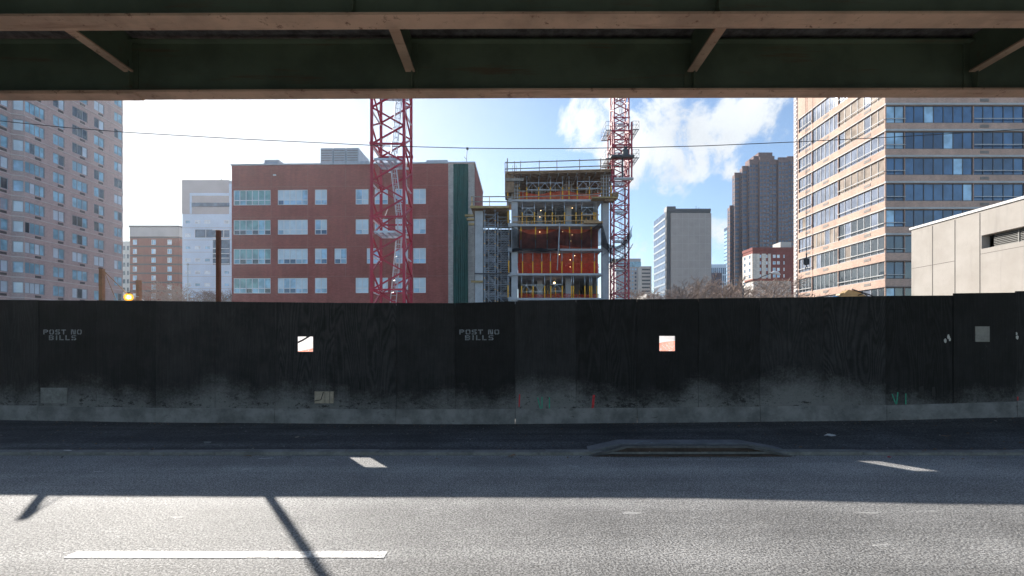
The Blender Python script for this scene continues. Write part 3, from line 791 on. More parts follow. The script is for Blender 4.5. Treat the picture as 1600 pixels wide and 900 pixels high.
mb = MB(); mb.box(xa-.8, xb+.8, ya-.8, yb+.8, 0, .29); mb.build('base', 'concrete', CR2)
for k in range(1, 11):
    z = .3+4.0*k-.8; platform(CR2, xa+.15, xb-.15, ya+.15, yb-.3, z)
    s = 1 if k % 2 else -1; ladder(CR2, (xb-.8-.3*s, ya+1.2, z+.02), (xb-.8+.3*s, ya+1.2, z+4.0))
zc0, zc1 = PZ(250, 62.3), PZ(206, 62.3)
mb = MB()     # climbing cage round the mast
for x in (xa-.32, xb+.32):
    for y in (ya-.32, yb+.32): mb.box(x-.09, x+.09, y-.09, y+.09, zc0-2.9, zc1+1.2)
for z in (zc0-2.8, zc0, (zc0+zc1)/2, zc1):
    mb.bar((xa-.32,ya-.32,z), (xb+.32,ya-.32,z), .16); mb.bar((xa-.32,yb+.32,z), (xb+.32,yb+.32,z), .16); mb.bar((xa-.32,ya-.32,z), (xa-.32,yb+.32,z), .16); mb.bar((xb+.32,ya-.32,z), (xb+.32,yb+.32,z), .16)
for a, b in ((zc0,(zc0+zc1)/2), ((zc0+zc1)/2, zc1)):
    mb.bar((xa-.32,ya-.32,a), (xb+.32,ya-.32,b), .09); mb.bar((xb+.32,ya-.32,a), (xa-.32,ya-.32,b), .09)
mb.build('climbing_cage', 'crane_red', CR2)
for z in (zc0, zc1):
    platform(CR2, xa-1.25, xa-.42, ya-.6, yb+.6, z, True, 'walkway', 'walkway_grey'); platform(CR2, xb+.42, xb+1.25, ya-.6, yb+.6, z+.1, True, 'walkway', 'walkway_grey')
mb = MB(); mb.box(xa-.6, xb+.5, ya-1.1, ya-.42, zc0+.02, zc0+.3); mb.box(xa+1.0, xa+1.75, ya-1.0, ya-.5, zc0+.301, zc0+1.1); mb.box(xa+1.15, xa+1.6, ya-.95, ya-.55, zc0+1.101, zc0+1.5); mb.build('hydraulic_unit', 'metal_dark', CR2)
mb = MB(); mb.tube([((xa+xb)/2, ya-.62, zc0), ((xa+xb)/2, ya-.62, zc0-2.7)], .13, 8); mb.build('climbing_ram', 'metal_dark', CR2)
mb = MB(); mb.tube([(xa-.1, ya-.62, zc0-2.8), (xb+.45, ya-.62, zc0-2.8)], .2, 8); mb.build('climbing_beam', 'lamp_grey', CR2)
# hook block hanging on its ropes, with the jib high above (behind the highway in this view)
hx, hy = PX(1260, 45), 45.0
mb = MB()
for s in (-.75, .75): mb.bar((14.95+s*.7, 63.3+s*.7, 44.3), (hx+4+s*.7, hy-5+s*.7, 44.3), .14)
mb.bar((14.95,63.3,45.6), (hx+4,hy-5,45.6), .14)
for k in range(18):
    t0 = k/18; t1 = (k+.5)/18; t2 = (k+1)/18
    P0 = Vector((14.95,63.3,0)).lerp(Vector((hx+4,hy-5,0)), t0); P1 = Vector((14.95,63.3,0)).lerp(Vector((hx+4,hy-5,0)), t1); P2 = Vector((14.95,63.3,0)).lerp(Vector((hx+4,hy-5,0)), t2)
    for s in (-.52, .52): mb.bar((P0.x+s,P0.y+s,44.3), (P1.x,P1.y,45.6), .08); mb.bar((P1.x,P1.y,45.6), (P2.x+s,P2.y+s,44.3), .08)
mb.build('jib', 'crane_red', CR2)
mb = MB(); mb.box(xa-.3, xb+.3, ya-.3, yb+.3, 44.303, 44.9); mb.build('slewing_ring', 'crane_red', CR2)
hk = thing('hook_block', 'black crane hook block hanging on thin ropes before the right tower', 'hook', (hx, hy, PZ(420, 45)))
mb = MB(); z1 = PZ(404, 45); z0_ = PZ(414, 45); mb.prism([(hx-.22,z0_+.1),(hx-.12,z0_),(hx+.12,z0_),(hx+.22,z0_+.1),(hx+.22,z1-.08),(hx+.14,z1),(hx-.14,z1),(hx-.22,z1-.08)], 'y', hy-.13, hy+.13); mb.build('block', 'cable_black', hk)
mb = MB(); mb.tube([(hx, hy, z0_), (hx, hy, z0_-.12), (hx+.1, hy, z0_-.2), (hx+.1, hy, z0_-.32), (hx, hy, z0_-.4), (hx-.1, hy, z0_-.34), (hx-.1, hy, z0_-.24)], .045, 6); mb.build('hook', 'cable_black', hk)
mb = MB(); mb.tube([(hx-.03, hy, z1), (hx-.12, hy, 44.2)], .018, 4); mb.tube([(hx+.03, hy, z1), (hx+.12, hy, 44.2)], .018, 4); mb.tube([(hx+.0, hy, z1), (hx, hy, z1+.5)], .06, 6); mb.build('hoist_rope', 'cable_black', hk)
rope('hoist_line', [(PX(1270,47),47,3.0), (PX(1270,47),47,44.2)], .02, 'thin straight line hanging right of the hook block', 'cable', 'cable_black', 4)

# ------------------------------------------------------------------ red brick institutional building
D0 = 72.0; ZB = lambda y: PZ(y, D0)
bx0, bx1 = PX(359, D0), PX(742, D0); top = ZB(257); dep = 86.5
RB = thing('brick_hospital_wing', 'dark red brick building with wide white framed window bands and a green strip', 'building', ((bx0+bx1)/2, D0, 0))
O = (bx0, D0); ru = lambda px: PX(px, D0)-bx0
rows_px = [(295.5,319.5),(342.5,366),(388,412),(434,458)]
def red_ops(lowest=True):
    out = []
    for k, (a, b) in enumerate(rows_px+[(480.5,504.5),(527,551),(574,598)]):
        cols = [(361.5,421,6),(432,480,5),(491,510.5,2)]
        cols += [(522,541.5,2)] if k == 2 else []
        cols += [(573,593.5,2)] if k == 2 else [(555.5,576,2)]
        cols += [(585.5,606.5,2),(618,638,2),(646,666,2)] if k != 2 else [(618,638,2),(646,666,2)]
        for (c, d, n) in cols: out.append((ru(c), ru(d), ZB(b), ZB(a), n))
    return out
ops = red_ops(); mbw = MB(); facade(mbw, O, UX, NF, ru(701), 0, top, [o[:4] for o in ops], .2, 0)
# return wall (south), back and roof
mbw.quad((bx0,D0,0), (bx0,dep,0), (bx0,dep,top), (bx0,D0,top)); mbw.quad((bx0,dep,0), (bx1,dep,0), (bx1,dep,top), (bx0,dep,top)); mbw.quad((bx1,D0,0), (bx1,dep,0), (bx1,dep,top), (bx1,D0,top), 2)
mbw.quad((bx0,D0+.02,top-.6), (bx1,D0+.02,top-.6), (bx1,dep,top-.6), (bx0,dep,top-.6))
for px in (371,422,480,540,602,668):  # panel joints
    u = ru(px)
    for a, b in [(0, ZB(605))]+[(ZB(y0), ZB(y1)) for y0, y1 in ((434,412),(388,366),(342,319.5),(295,262))]:
        mbw.obox(O, UX, NF, u-.02, u+.02, 0.001, .012, min(a,b)+.02, max(a,b)-.02, 1)
for y in (291, 338.5, 385, 431.5): mbw.obox(O, UX, NF, .02, ru(701)-.02, .001, .014, ZB(y)-.02, ZB(y)+.02, 1)
wall = mbw.build('wall', ['brick_red', 'joint_pale', 'brick_maroon'], RB, recalc=False)
for (u0, u1, a, b, n) in ops:
    corner = u0 < 1.0
    gl = ('glass_green', 'glass_cyan', 'glass_dark') if corner else ('glass_blind', 'glass_paleblue', 'glass_blue')
    low = random.random()
    def gm(i, j, low=low, corner=corner):
        if j == 1: return 0 if random.random() < .85 else 1
        return (1 if random.random() < .6 else 2) if low < .6 else (0 if random.random() < .7 else 1)
    window(RB, O, UX, NF, (u0, u1, a, b), n, (.33,), 'frame_white', gl, .11, .17, gmap=gm)
mb = MB(); mb.obox(O, UX, NF, ru(701)+.002, ru(709), -.3, -.02, 0, top-.1); mb.obox(O, UX, NF, ru(732), ru(742), -.3, -.02, 0, top-.1); mb.obox(O, UX, NF, ru(709), ru(732), -.3, -.08, 0, top-.1)
mb.build('pale_brick_strip', 'brick_light', RB)
mb = MB(); n = 16; u0, u1 = ru(709), ru(732)
for i in range(n):
    for j in range(10):
        f = lambda q, w: .06+.05*math.sin(q*2.6+w*.5)
        a = u0+(u1-u0)*i/n; b = u0+(u1-u0)*(i+1)/n; za = (top-.1)*j/10; zb = (top-.1)*(j+1)/10
        mb.quad((bx0+a, D0-f(i,j), za), (bx0+b, D0-f(i+1,j), za), (bx0+b, D0-f(i+1,j+1), zb), (bx0+a, D0-f(i,j+1), zb))
mb.build('green_sheet', 'green_tarp', RB, recalc=False)
mb = MB(); mb.obox(O, UX, NF, -.12, ru(742)+.1, -.3, .12, top, top+.22); mb.box(bx1-.25, bx1+.10, D0+.31, dep, top, top+.22); mb.box(bx0-.1, bx0+.2, D0+.31, dep, top, top+.22); mb.obox(O, UX, NF, ru(667), ru(700), -.6, .05, top+.221, top+.55); mb.build('coping', 'metal_grey', RB)
def hvac(px0, px1, y0, y1, D, n, nm='rooftop_unit'):
    mb = MB(); x0, x1 = PX(px0, D), PX(px1, D); za, zb = top-.6, PZ(y0, D)
    w = (x1-x0)/n
    for k in range(n):
        mb.box(x0+k*w+.06, x0+(k+1)*w-.06, D, D+5, za, zb)
        for q in range(5): mb.box(x0+k*w+.2, x0+(k+1)*w-.2, D-.03, D-.002, zb-.5-q*.4, zb-.35-q*.4, 1)
        mb.hexa([(x0+k*w-.1,D-.45,za), (x0+(k+1)*w-.1,D-.45,za), (x0+(k+1)*w-.1,D-.04,za), (x0+k*w-.1,D-.04,za), (x0+k*w+.1,D-.3,za+1.4), (x0+(k+1)*w-.2,D-.3,za+1.4), (x0+(k+1)*w-.2,D-.04,za+1.9), (x0+k*w+.1,D-.04,za+1.9)])
    mb.build(nm, ['metal_grey', 'grille_grey'], RB)
hvac(499, 560, 231, 258, 75, 3); hvac(410, 434, 248, 262, 74, 1); hvac(561, 577, 252, 258, 75, 1)
mb = MB(); x = PX(729, 73); mb.tube([(x,73,top), (x+.05,73,PZ(245,73)), (x+.15,73,PZ(236,73))], .05, 5); mb.box(x, x+.35, 72.8, 73.1, PZ(236,73), PZ(233,73)); mb.bar((x-.35,73,PZ(247,73)), (x,73,PZ(251,73)), .06); mb.build('roof_camera', 'metal_dark', RB)
mb = MB()
for px, py in ((427.5,272.5),(610,269.5)): mb.obox(O, UX, NF, ru(px)-.25, ru(px)+.25, .013, .05, ZB(py)-.12, ZB(py)+.12)
mb.build('wall_vent', 'frame_white', RB)

RB.rotation_euler = (0, 0, -.026)
# ------------------------------------------------------------------ concrete frame under construction
D1 = 63.0; KX = lambda px: PX(px, D1); KZ = lambda y: PZ(y, D1)
CB = thing('concrete_frame_building', 'unfinished concrete building with red netting and yellow props on every floor', 'building', (6.5, D1, 0))
slabs = [KZ(y) for y in (311.5, 350, 388.5, 427)]; fl = slabs[0]-slabs[1]
slabs += [slabs[-1]-fl, slabs[-1]-2*fl-.3]
xl, xr, yback = KX(799), KX(941), 80.0
for k, z in enumerate(slabs):
    mb = MB(); mb.box(xl, xr, D1, yback, z-.28, z); mb.box(xl-.45, xl-.002, D1-.12, D1+.9, z-.42, z+.12); mb.build('floor_slab', 'concrete', CB)
    mb = MB(); mb.box(xl+.01, xr-.01, D1+.3, yback-.1, z-.31, z-.285)
    for q in range(1, 12): mb.box(xl+.3, xr-.3, D1+q*1.4, D1+q*1.4+.12, z-.36, z-.311)
    mb.build('formwork_lining', 'concrete_inner', CB)
zt = KZ(268)
for (a, b, y) in ((799,809,D1+.25),(839.5,847.5,D1+4.5),(884,893,D1+2.5),(941.2,951.5,D1+.1)):
    w0 = PX(a, y); w1 = PX(b, y)
    edges = [0]+[z for z in reversed(slabs)]
    for z0_, z1_ in zip(edges, edges[1:]):
        mb = MB(); zb_ = z1_-.31 if a < 941 else z1_-.004
        mb.box(w0, w1, y, y+.95, z0_+.002, zb_); mb.build('column', 'concrete', CB)
    # timber column forms on the top floor
    mb = MB(); z = slabs[0]; mb.box(w0-.05, w1+.05, y-.05, y+1.0, z+.002, zt-.5)
    q = z+.25
    while q < zt-.6: mb.box(w0-.3, w1+.3, y-.2, y-.051, q, q+.16, 1); q += .5
    for x in (w0+.05, (w0+w1)/2, w1-.1): mb.box(x, x+.08, y-.28, y-.2005, z+.1, zt-.55, 2)
    mb.build('column_form', ['timber_dark', 'timber_grey', 'concrete'], CB)
mb = MB()
mb.box(KX(820)+1, KX(930)-.5, 73.5, 74.0, 0, slabs[0]-.32); mb.box(KX(812), KX(938), 79.0, 79.3, 0, slabs[1]-.33)
mb.box(xl+.2, xl+.5, D1+6, yback-.4, 0, slabs[0]-.33)
mb.build('core_closing_wall', 'concrete_inner', CB); mb = MB(); mb.box(xr-.45, xr-.2, D1+2.2, yback-.4, 0, slabs[0]-.33)
mb.build('core_closing_wall', 'concrete_inner', CB)  # side wall added to shut out the sky, in place of nets
# top formwork deck
mb = MB(); dz = .35
mb.hexa([(KX(790),D1-1,zt-.12-dz), (KX(957),D1-1,zt-.12), (KX(957),yback,zt-.12), (KX(790),yback,zt-.12-dz), (KX(790),D1-1,zt-dz), (KX(957),D1-1,zt), (KX(957),yback,zt), (KX(790),yback,zt-dz)], 0)
q = D1-.8
while q < 72: mb.bar((KX(792),q,zt-.24-dz), (KX(956),q,zt-.24), .09, .2, 1); q += .55
for x in range(11): X = KX(800)+x*1.27; mb.bar((X, D1-.9, zt-.47-dz+dz*x/11), (X, 72, zt-.47-dz+dz*x/11), .1, .22, 2)
mb.box(KX(789), KX(803), D1-.6, D1+3, slabs[0]+.8, zt-.55, 1); mb.box(KX(789), KX(818), D1-.9, D1-.62, KZ(286), KZ(282), 2)
mb.build('formwork_deck', ['timber', 'timber_dark', 'timber_grey'], CB)
for side in range(1):
    mb = MB()
    za, zb = KZ(259), KZ(253.5)
    for h in (0, -.85): mb.bar((KX(789),D1-1.05,za+h), (KX(965),D1-1.05,zb+h), .05, .13, 0)
    for px in (791,804,813,842,869,904,936,955): X = KX(px); f = (px-789)/176; mb.bar((X,D1-1,za+(zb-za)*f-1.7), (X,D1-1,za+(zb-za)*f+.2), .08, None, 1)
    for h in (0, -.85): mb.bar((KX(789),D1+10,za+h), (KX(789),D1-1.05,za+h), .05, .13, 0); mb.bar((KX(960),D1+10,zb+h), (KX(960),D1-1.05,zb+h), .05, .13, 0)
    for px in (801,804.5,807): mb.bar((KX(px),D1+.7,za-1.4), (KX(px),D1+.7,za+.3), .05, None, 1)
    mb.bar((KX(793),D1-.9,za-1.4), (KX(793),D1-.9,KZ(251.5)), .12, None, 1)
    for q in range(14): X = KX(948)+random.uniform(0, 1.3); Y = D1+random.uniform(0, 1.2); mb.bar((X,Y,zb-1.3), (X+.03,Y,zb+.15+random.uniform(-.3,.2)), .045, None, 2)
    mb.build('guard_rail', ['timber_grey', 'timber_dark', 'iron_rust'], CB)
# guard rails on the open storeys
def rails(z, x0, x1, m, heights=(.55, 1.1), slope=0.0):
    mb = MB()
    for h in heights: mb.bar((x0,D1+.12,z+h), (x1,D1+.12,z+h+slope), .05, .13)
    for X in (x0+.9, (x0+x1)/2+.3, x1-1.2): mb.bar((X,D1+.2,z+.01), (X,D1+.2,z+max(heights)+.2), .08)
    mb.build('guard_rail', m, CB)
rails(slabs[0], xl+.7, xr-.2, 'timber_grey', (.35, 1.15), .35); rails(slabs[1], xl+.2, xr-.4, 'timber', (.3, 1.05), .25)
mb = MB(); mb.box(KX(912), KX(941), D1-.5, D1+.6, slabs[1]+.01, slabs[1]+.28); mb.build('timber_stack', 'timber', CB)
mb = MB(); mb.box(KX(923), KX(962), D1-1.5, D1-.1, KZ(314.5), KZ(312.5)); mb.box(KX(942), KX(957), D1-1.2, D1-.3, KZ(318), KZ(314.6), 1); mb.box(KX(955), KX(964), D1-1.0, D1-.2, KZ(310), KZ(304), 1)
mb.build('side_platform', ['beam_yellow', 'timber_dark'], CB)
mb = MB()
for k, z in enumerate(slabs[:5]): mb.box(xl-.46, xl-.1, D1-.2, D1-.121, z-.2, z+.05)
mb.build('slab_edge_form', 'concrete', CB)
# lower wing on the left
lw0, lw1 = KX(738), KX(797); zd = KZ(323.5)
mb = MB(); mb.box(KX(742), KX(754.5), D1+.2, D1+1.6, 0, KZ(329)); mb.build('wing_column', 'concrete', CB)
mb = MB(); mb.box(KX(736), lw1-.1, D1-.6, D1+11, zd-.12, zd); q = D1-.5
while q < D1+10.5: mb.bar((KX(737),q,zd-.24), (lw1-.15,q,zd-.24), .1, .22, 1); q += .6
mb.bar((KX(735),D1-.7,zd-.2), (lw1-.12,D1-.7,zd-.2), .12, .3, 2)
mb.build('wing_deck', ['timber', 'timber_dark', 'beam_yellow'], CB)
mb = MB()
for h in (.55, 1.25): mb.bar((KX(737),D1-.6,zd+h), (lw1-.2,D1-.6,zd+h), .05, .13)
for px in (738, 765): mb.bar((KX(px),D1-.55,zd), (KX(px),D1-.55,zd+1.35), .09, None, 1)
for h in (.55, 1.25): mb.bar((KX(737),D1-.6,zd+h), (KX(737),D1+9,zd+h), .05, .13)
mb.build('guard_rail', ['timber_grey', 'prop_yellow'], CB)
for (a, b, y) in ((726.5,740,337),(729.5,741,343),(732.5,741,350.5),(736,754.5,440)):
    mb = MB(); mb.box(KX(a), KX(b), D1-.2, D1+.1995, KZ(y)-.13, KZ(y)+.13); mb.build('bracket_beam', 'beam_yellow', CB)
mb = MB(); mb.box(KX(738), lw1+.3, D1+8.6, D1+8.9, 0, zd-1.0); mb.box(KX(741.5), KX(797), D1-.25, D1-.05, KZ(428.5), KZ(427)); mb.build('wing_dark_backing', 'back_dark', CB)  # dark backing added to hide the sky, in place of dim scaffolding

# shoring towers
def shoring_tower(x0, x1, y0, y1, z0, z1, label):
    r = thing('shoring_tower', label, 'scaffold', ((x0+x1)/2, (y0+y1)/2, z0), 'shoring towers under the lower deck')
    nb = max(1, round((z1-z0-.6)/1.55)); h = (z1-z0-.6)/nb
    mb = MB()
    for x in (x0, x1):
        for y in (y0, y1): mb.tube([(x,y,z0), (x,y,z1)], .05, 5)
    mb.build('leg_posts', 'galvanised_shaded', r)
    for k in range(nb):
        a = z0+.3+k*h; b = a+h; mb = MB()
        for y in (y0, y1):
            for z in (a, b-.25): mb.bar((x0,y,z), (x1,y,z), .055)
            s = (x0, x1) if k % 2 else (x1, x0); mb.bar((s[0],y,a), (s[1],y,b-.25), .04)
            mb.bar((x0,y,a+.25), (x1,y,a+.25), .035)
        for x in (x0, x1):
            mb.bar((x,y0,a), (x,y1,a), .05); mb.bar((x,y0,a), (x,y1,b), .035); mb.bar((x,y0,b), (x,y1,a), .035)
        mb.build('brace_frame', 'galvanised_shaded', r)
        mb = MB()
        for x in (x0, x1): mb.box(x-.062, x+.062, y0-.062, y0+.062, a+.5, a+.6)
        mb.build('clip', 'prop_yellow', r)
    mb = MB()
    for x in (x0, x1):
        for y in (y0, y1): mb.box(x-.14, x+.14, y-.14, y+.14, z1, z1+.15)
    mb.build('head_plate', 'galvanised_shaded', r)
zs_ = zd-.53
shoring_tower(KX(757), KX(773.5), D1+.1, D1+1.9, 0, zs_, 'front left silver shoring tower under the lower timber deck')
shoring_tower(KX(777), KX(794.5), D1+1.2, D1+3.0, 0, zs_, 'silver shoring tower right of the front one, near the concrete slabs')
shoring_tower(KX(760), KX(776), D1+5, D1+7, 0, zs_, 'dim silver shoring tower at the back left under the lower deck')
shoring_tower(KX(781), KX(796), D1+5.5, D1+7.5, 0, zs_, 'dim silver shoring tower at the back right under the lower deck')

# props
def make_prop(h, flip, label, group):
    r = thing('shoring_prop', label, 'prop', (0,0,0), group)
    zl = h*.55
    a, b = ((zl, .085, 'prop_yellow'), (h, .06, 'galvanised')) if not flip else ((h*.42, .06, 'galvanised'), (h, .085, 'prop_yellow'))
    mb = MB(); mb.tube([(0,0,.02), (0,0,a[0])], a[1], 6); mb.build('outer_tube' if not flip else 'inner_tube', a[2], r, True)
    mb = MB(); mb.tube([(0,0,a[0]), (0,0,h-.02)], b[1], 6); mb.build('inner_tube' if not flip else 'outer_tube', b[2], r, True)
    mb = MB(); mb.box(-.12, .12, -.12, .12, 0, .02); mb.box(-.12, .12, -.12, .12, h-.02, h); mb.build('end_plates', 'galvanised', r)
    return r
storeys = [
 ('on the top storey under the timber deck', slabs[0], zt-.62-slabs[0], False, (796.5,811.5,823,841.7,860,879,889,902,921,940,955)),
 ('on the second storey down, with plank rails', slabs[1], fl-.32, False, (797,816,835,852,863,882,900,909,928,931,942)),
 ('behind the draped black net', slabs[2], fl-.32, True, (814,836.7,855,873.8,890,908.6,923.7)),
 ('before the lower full red netting', slabs[3], fl-.32, False, (798,816.5,832.5,846.5,860,878,895.5,908.6,928.8)),
 ('on the lowest visible storey with the bright lamp', slabs[4], fl-.32, False, (797,815,833,851,860.6,878.6,896,913.8,921.5,924.5,932.7,893))]
for (ds, z, h, flip, pxs) in storeys:
    for back in (0, 1):
        lab = ('yellow and grey prop in front, '+ds) if not back else ('dim yellow inner prop, '+ds)
        gp = ('front row props ' if not back else 'inner row props ')+ds
        base = None; pl = pxs if not back else [823, 831, 856, 868, 878, 905, 916, 934][:(8 if ds.startswith('on the second') or ds.startswith('on the top') else 6)]
        for q, px in enumerate(pl):
            y = D1+.34 if not back else D1+3.0+(q % 3)*1.5
            zz = z+.004; X = PX(px, y)
            if ds.startswith('on the top') and (px < 798 or px > 950): y = D1-.5; X = PX(px, y); zz = slabs[0]-.0
            if px < 799: X = KX(px)-.28 if px > 790 else X; y = D1-.3
            if base is None: base = make_prop(h, flip, lab, gp); base.location = (X, y, zz)
            else: dup(base, (X, y, zz))

# guard frames between props
def frame_brace(x0, x1, z):
    mb = MB(); mb.bar((x0,D1+.5,z), (x1,D1+.5,z), .05); mb.bar((x0,D1+.5,z+.95), (x1,D1+.5,z+.95), .05)
    n = max(2, round((x1-x0)/.7)); w = (x1-x0)/n
    for k in range(n): mb.bar((x0+w*k,D1+.5,z+(.95 if k % 2 else 0)), (x0+w*(k+1),D1+.5,z+(0 if k % 2 else .95)), .035)
    mb.build('brace_frame', 'galvanised', CB)
for a, b, z in ((824,841,slabs[0]+1.5),(843,860,slabs[0]+1.5),(861,879,slabs[0]+1.5),(903,921,slabs[0]+1.7),(922,940,slabs[0]+1.7),(816,835,slabs[1]+1.4),(909,928,slabs[1]+1.5),(815,851,slabs[4]+.9),(861,879,slabs[4]+1)):
    frame_brace(KX(a), KX(b), z)

# nets
def sheet(x0, x1, z0f, z1f, y, amp, n=40, m=8, name='debris_net', mat='net_red', label='', ph=0, yf=None):
    mb = MB()
    def pt(i, j):
        x = x0+(x1-x0)*i/n; t = j/m; z = z0f(x)+(z1f(x)-z0f(x))*t
        yy = (yf(x) if yf else y)+amp*math.sin(x*2.3+t*2.5+ph)+amp*.6*math.sin(x*5.1-t*4+ph*2)
        return (x, yy, z)
    for i in range(n+1):
        for j in range(m+1): mb.v.append(pt(i, j))
    for i in range(n):
        for j in range(m): a = i*(m+1)+j; mb.f.append((a, a+m+1, a+m+2, a+1)); mb.m.append(0)
    o = mb.build(name, mat, smooth=True, recalc=False); recenter(o, ((x0+x1)/2, y, z0f(x0))); return tag(o, label, 'netting')
c_ = lambda v: (lambda x: v)
sheet(KX(811), KX(938), c_(slabs[2]+.02), c_(slabs[1]-.33), D1+1.6, .12, label='tall red debris netting on the storey behind the black net')
sheet(KX(810), KX(938), c_(slabs[3]+.02), c_(slabs[2]-.33), D1+1.5, .12, label='tall red debris netting on the storey below the black net', ph=2)
sheet(KX(809), KX(938), c_(slabs[3]+.02), lambda x: slabs[3]+1.45+.12*math.sin(x*1.3), D1+.75, .05, mat='net_red_light', label='knee high second red net in front of the lower red netting', ph=1)
sheet(KX(812), KX(940), c_(slabs[0]+.02), lambda x: slabs[0]+1.25+.25*math.sin(x*.9+1.5), D1+.9, .12, label='low crumpled red netting along the top storey', mat='net_red', ph=3)
sheet(KX(811), KX(938), c_(slabs[4]+.02), lambda x: slabs[4]+.62+.08*math.sin(x*1.1), D1+.6, .05, label='low bright red net at the foot of the lowest visible storey', mat='net_red_light', ph=4)
def swag(a, b, za, zb, sag):
    return lambda x: za+(zb-za)*(x-a)/(b-a)-sag*4*((x-a)/(b-a))*(1-(x-a)/(b-a))
xA, xB, xC = KX(800), KX(873), KX(939)
sheet(xA, xB, lambda x: slabs[2]-.35+.35*abs(math.sin(x*.7))-.25, swag(xA, xB, slabs[1]-.4, slabs[1]-.7, 1.0), D1-.35, .1, label='left half of the draped black net across the middle storeys', mat='net_black')
sheet(xB, xC, lambda x: slabs[2]+.25-.2*math.sin(x*.8), swag(xB, xC, slabs[1]-.7, slabs[1]+.35, 1.2), D1-.35, .1, label='right half of the draped black net across the middle storeys', mat='net_black', ph=2)
sheet(KX(800), KX(874), lambda x: slabs[2]-.5+.12*math.sin(x*1.2), lambda x: slabs[2]-.1+.1*math.sin(x*2), D1-.42, .08, m=3, label='bunched black net hem along the slab edge', mat='net_black', ph=1)
xN0, xN1 = KX(938), KX(981)
sheet(xN0, KX(952), lambda x: KZ(388)-(x-xN0)*.9+.3, lambda x: KZ(346)-(x-xN0)*3.0, D1-.45, .22, n=16, label='bundle of black net hanging over the right corner column', mat='net_black', ph=.5)
sheet(KX(948), KX(984), swag(KX(948), KX(984), KZ(396), KZ(372), 1.1), swag(KX(948), KX(984), KZ(380), KZ(356), 1.5), D1-.6, .25, n=24, label='upper black net slung from the corner column to the crane', mat='net_black', ph=.9, yf=lambda x: D1-.6-(x-KX(948))*.25)
sheet(KX(950), KX(984), swag(KX(950), KX(984), KZ(412), KZ(388), .8), swag(KX(950), KX(984), KZ(402), KZ(384), 1.0), D1-.6, .25, n=24, label='lower black net slung from the corner column to the crane', mat='net_black', ph=2.9, yf=lambda x: D1-.6-(x-KX(950))*.25)
for a, b, lb in (((941,400),(985,354),'upper silver net pole sloping out beside the crane'),((948,412),(987,385),'middle silver net pole sloping out beside the crane'),((951,421),(975,398),'lowest silver net pole sloping out beside the crane')):
    p0 = (KX(a[0]), D1-.3, KZ(a[1])); p1 = (PX(b[0], 61.0), 61.0, PZ(b[1], 61.0)); rope('net_pole', [p0, p1], .045, lb, 'pole', 'galvanised', 5)
rope('steel_pole', [(KX(870), D1-.55, KZ(423)), (KX(874), D1-.55, KZ(350))], .07, 'dark leaning pole holding the black net in its middle', 'pole', 'lamp_grey', 6)
# little lamps strung inside
lamps = [(845,329,2.2),(894,325,2.2),(843.5,362.5,1.1),(879,362,1.2),(894,367,1.2),(892,376.5,1.2),(874,397.5,1.1),(898,399.5,1.1),(891,406,1.1),(891,417,1.1),(843.5,339,1.4)]
lb0 = None
for (px, py, dy) in lamps:
    y = D1+dy; p = (PX(px, y), y, PZ(py, y))
    if lb0 is None:
        lb0 = thing('festoon_lamp', 'tiny lit bulb hanging inside the concrete frame', 'lamp', p, 'small bulbs strung inside the concrete frame')
        mb = MB(); sphere(mb, p, .045, 0, 8, 6); mb.build('bulb', 'bulb_small', lb0, True)
        mb = MB(); mb.tube([(p[0],p[1],p[2]+.06), (p[0],p[1],p[2]+.2)], .04, 6); mb.build('socket', 'cable_black', lb0)
    else: dup(lb0, p)
p = (PX(866, 66), 66, PZ(442, 66)); fl_ = thing('flood_lamp', 'single bright white lamp on the lowest visible storey', 'lamp', p)
mb = MB(); sphere(mb, p, .14); mb.build('bulb', 'bulb_small', fl_, True); mb = MB(); mb.tube([(p[0],p[1],p[2]+.15), (p[0],p[1],p[2]+.9)], .03, 5); mb.build('cord', 'cable_black', fl_)

# ------------------------------------------------------------------ left apartment tower (its side wall runs away from us)
XL = -69.9
LT = thing('apartment_tower', 'tall pinkish brick apartment tower with bay windows at the left', 'building', (-78, 70, 0))
def yof(px, X): return X*F/(px-800)
H_L = 58.0; fh = 2.9; zk = [15.9+fh*k for k in range(-4, 12)]
yc0, yc1 = 64.7, 65.25; y_end = yof(192, XL)
XA = -71.2
mbw = MB()
O1 = (XL, yc1); cols = []
for (a, b, n) in ((36,70,4),(83,101,2),(113,137,3),(147,163,2),(178.5,191.3,2)):
    cols.append((yof(a, XL)-yc1 if a > 36 else .06, yof(b, XL)-yc1, n))
opsL = [(c[0], c[1], z-1.62, z, dict(nx=c[2])) for z in zk for c in cols]
facade(mbw, O1, UY, NR, y_end-yc1, 0, H_L, opsL, .16)
O2 = (XA, 50.0); opsA = [(c0, c1, z-1.62, z, dict(nx=2)) for z in zk for c0, c1 in ((yof(-10, XA)-50, yof(13, XA)-50), (54-50, 57-50))]
facade(mbw, O2, UY, NR, yc0-50, 0, H_L, opsA, .16)
dC = Vector((XL-XA, yc1-yc0)); LC = dC.length; dC.normalize(); UC = (dC.x, dC.y); NC = (dC.y, -dC.x)
opsC = [(.12, LC-.12, z-1.62, z, dict(nx=1)) for z in zk]
facade(mbw, (XA, yc0), UC, NC, LC, 0, H_L, opsC, .14)
for q in ((XL, y_end), (XL-20, y_end)): pass
mbw.quad((XL,y_end,0), (XL-22,y_end,0), (XL-22,y_end,H_L), (XL,y_end,H_L)); mbw.quad((XL-22,50,0), (XA,50,0), (XA,50,H_L), (XL-22,50,H_L)); mbw.quad((XL-22,50,0), (XL-22,y_end,0), (XL-22,y_end,H_L), (XL-22,50,H_L))
mbw.quad((XL-22,50,H_L), (XA,50,H_L), (XL,y_end,H_L), (XL-22,y_end,H_L))
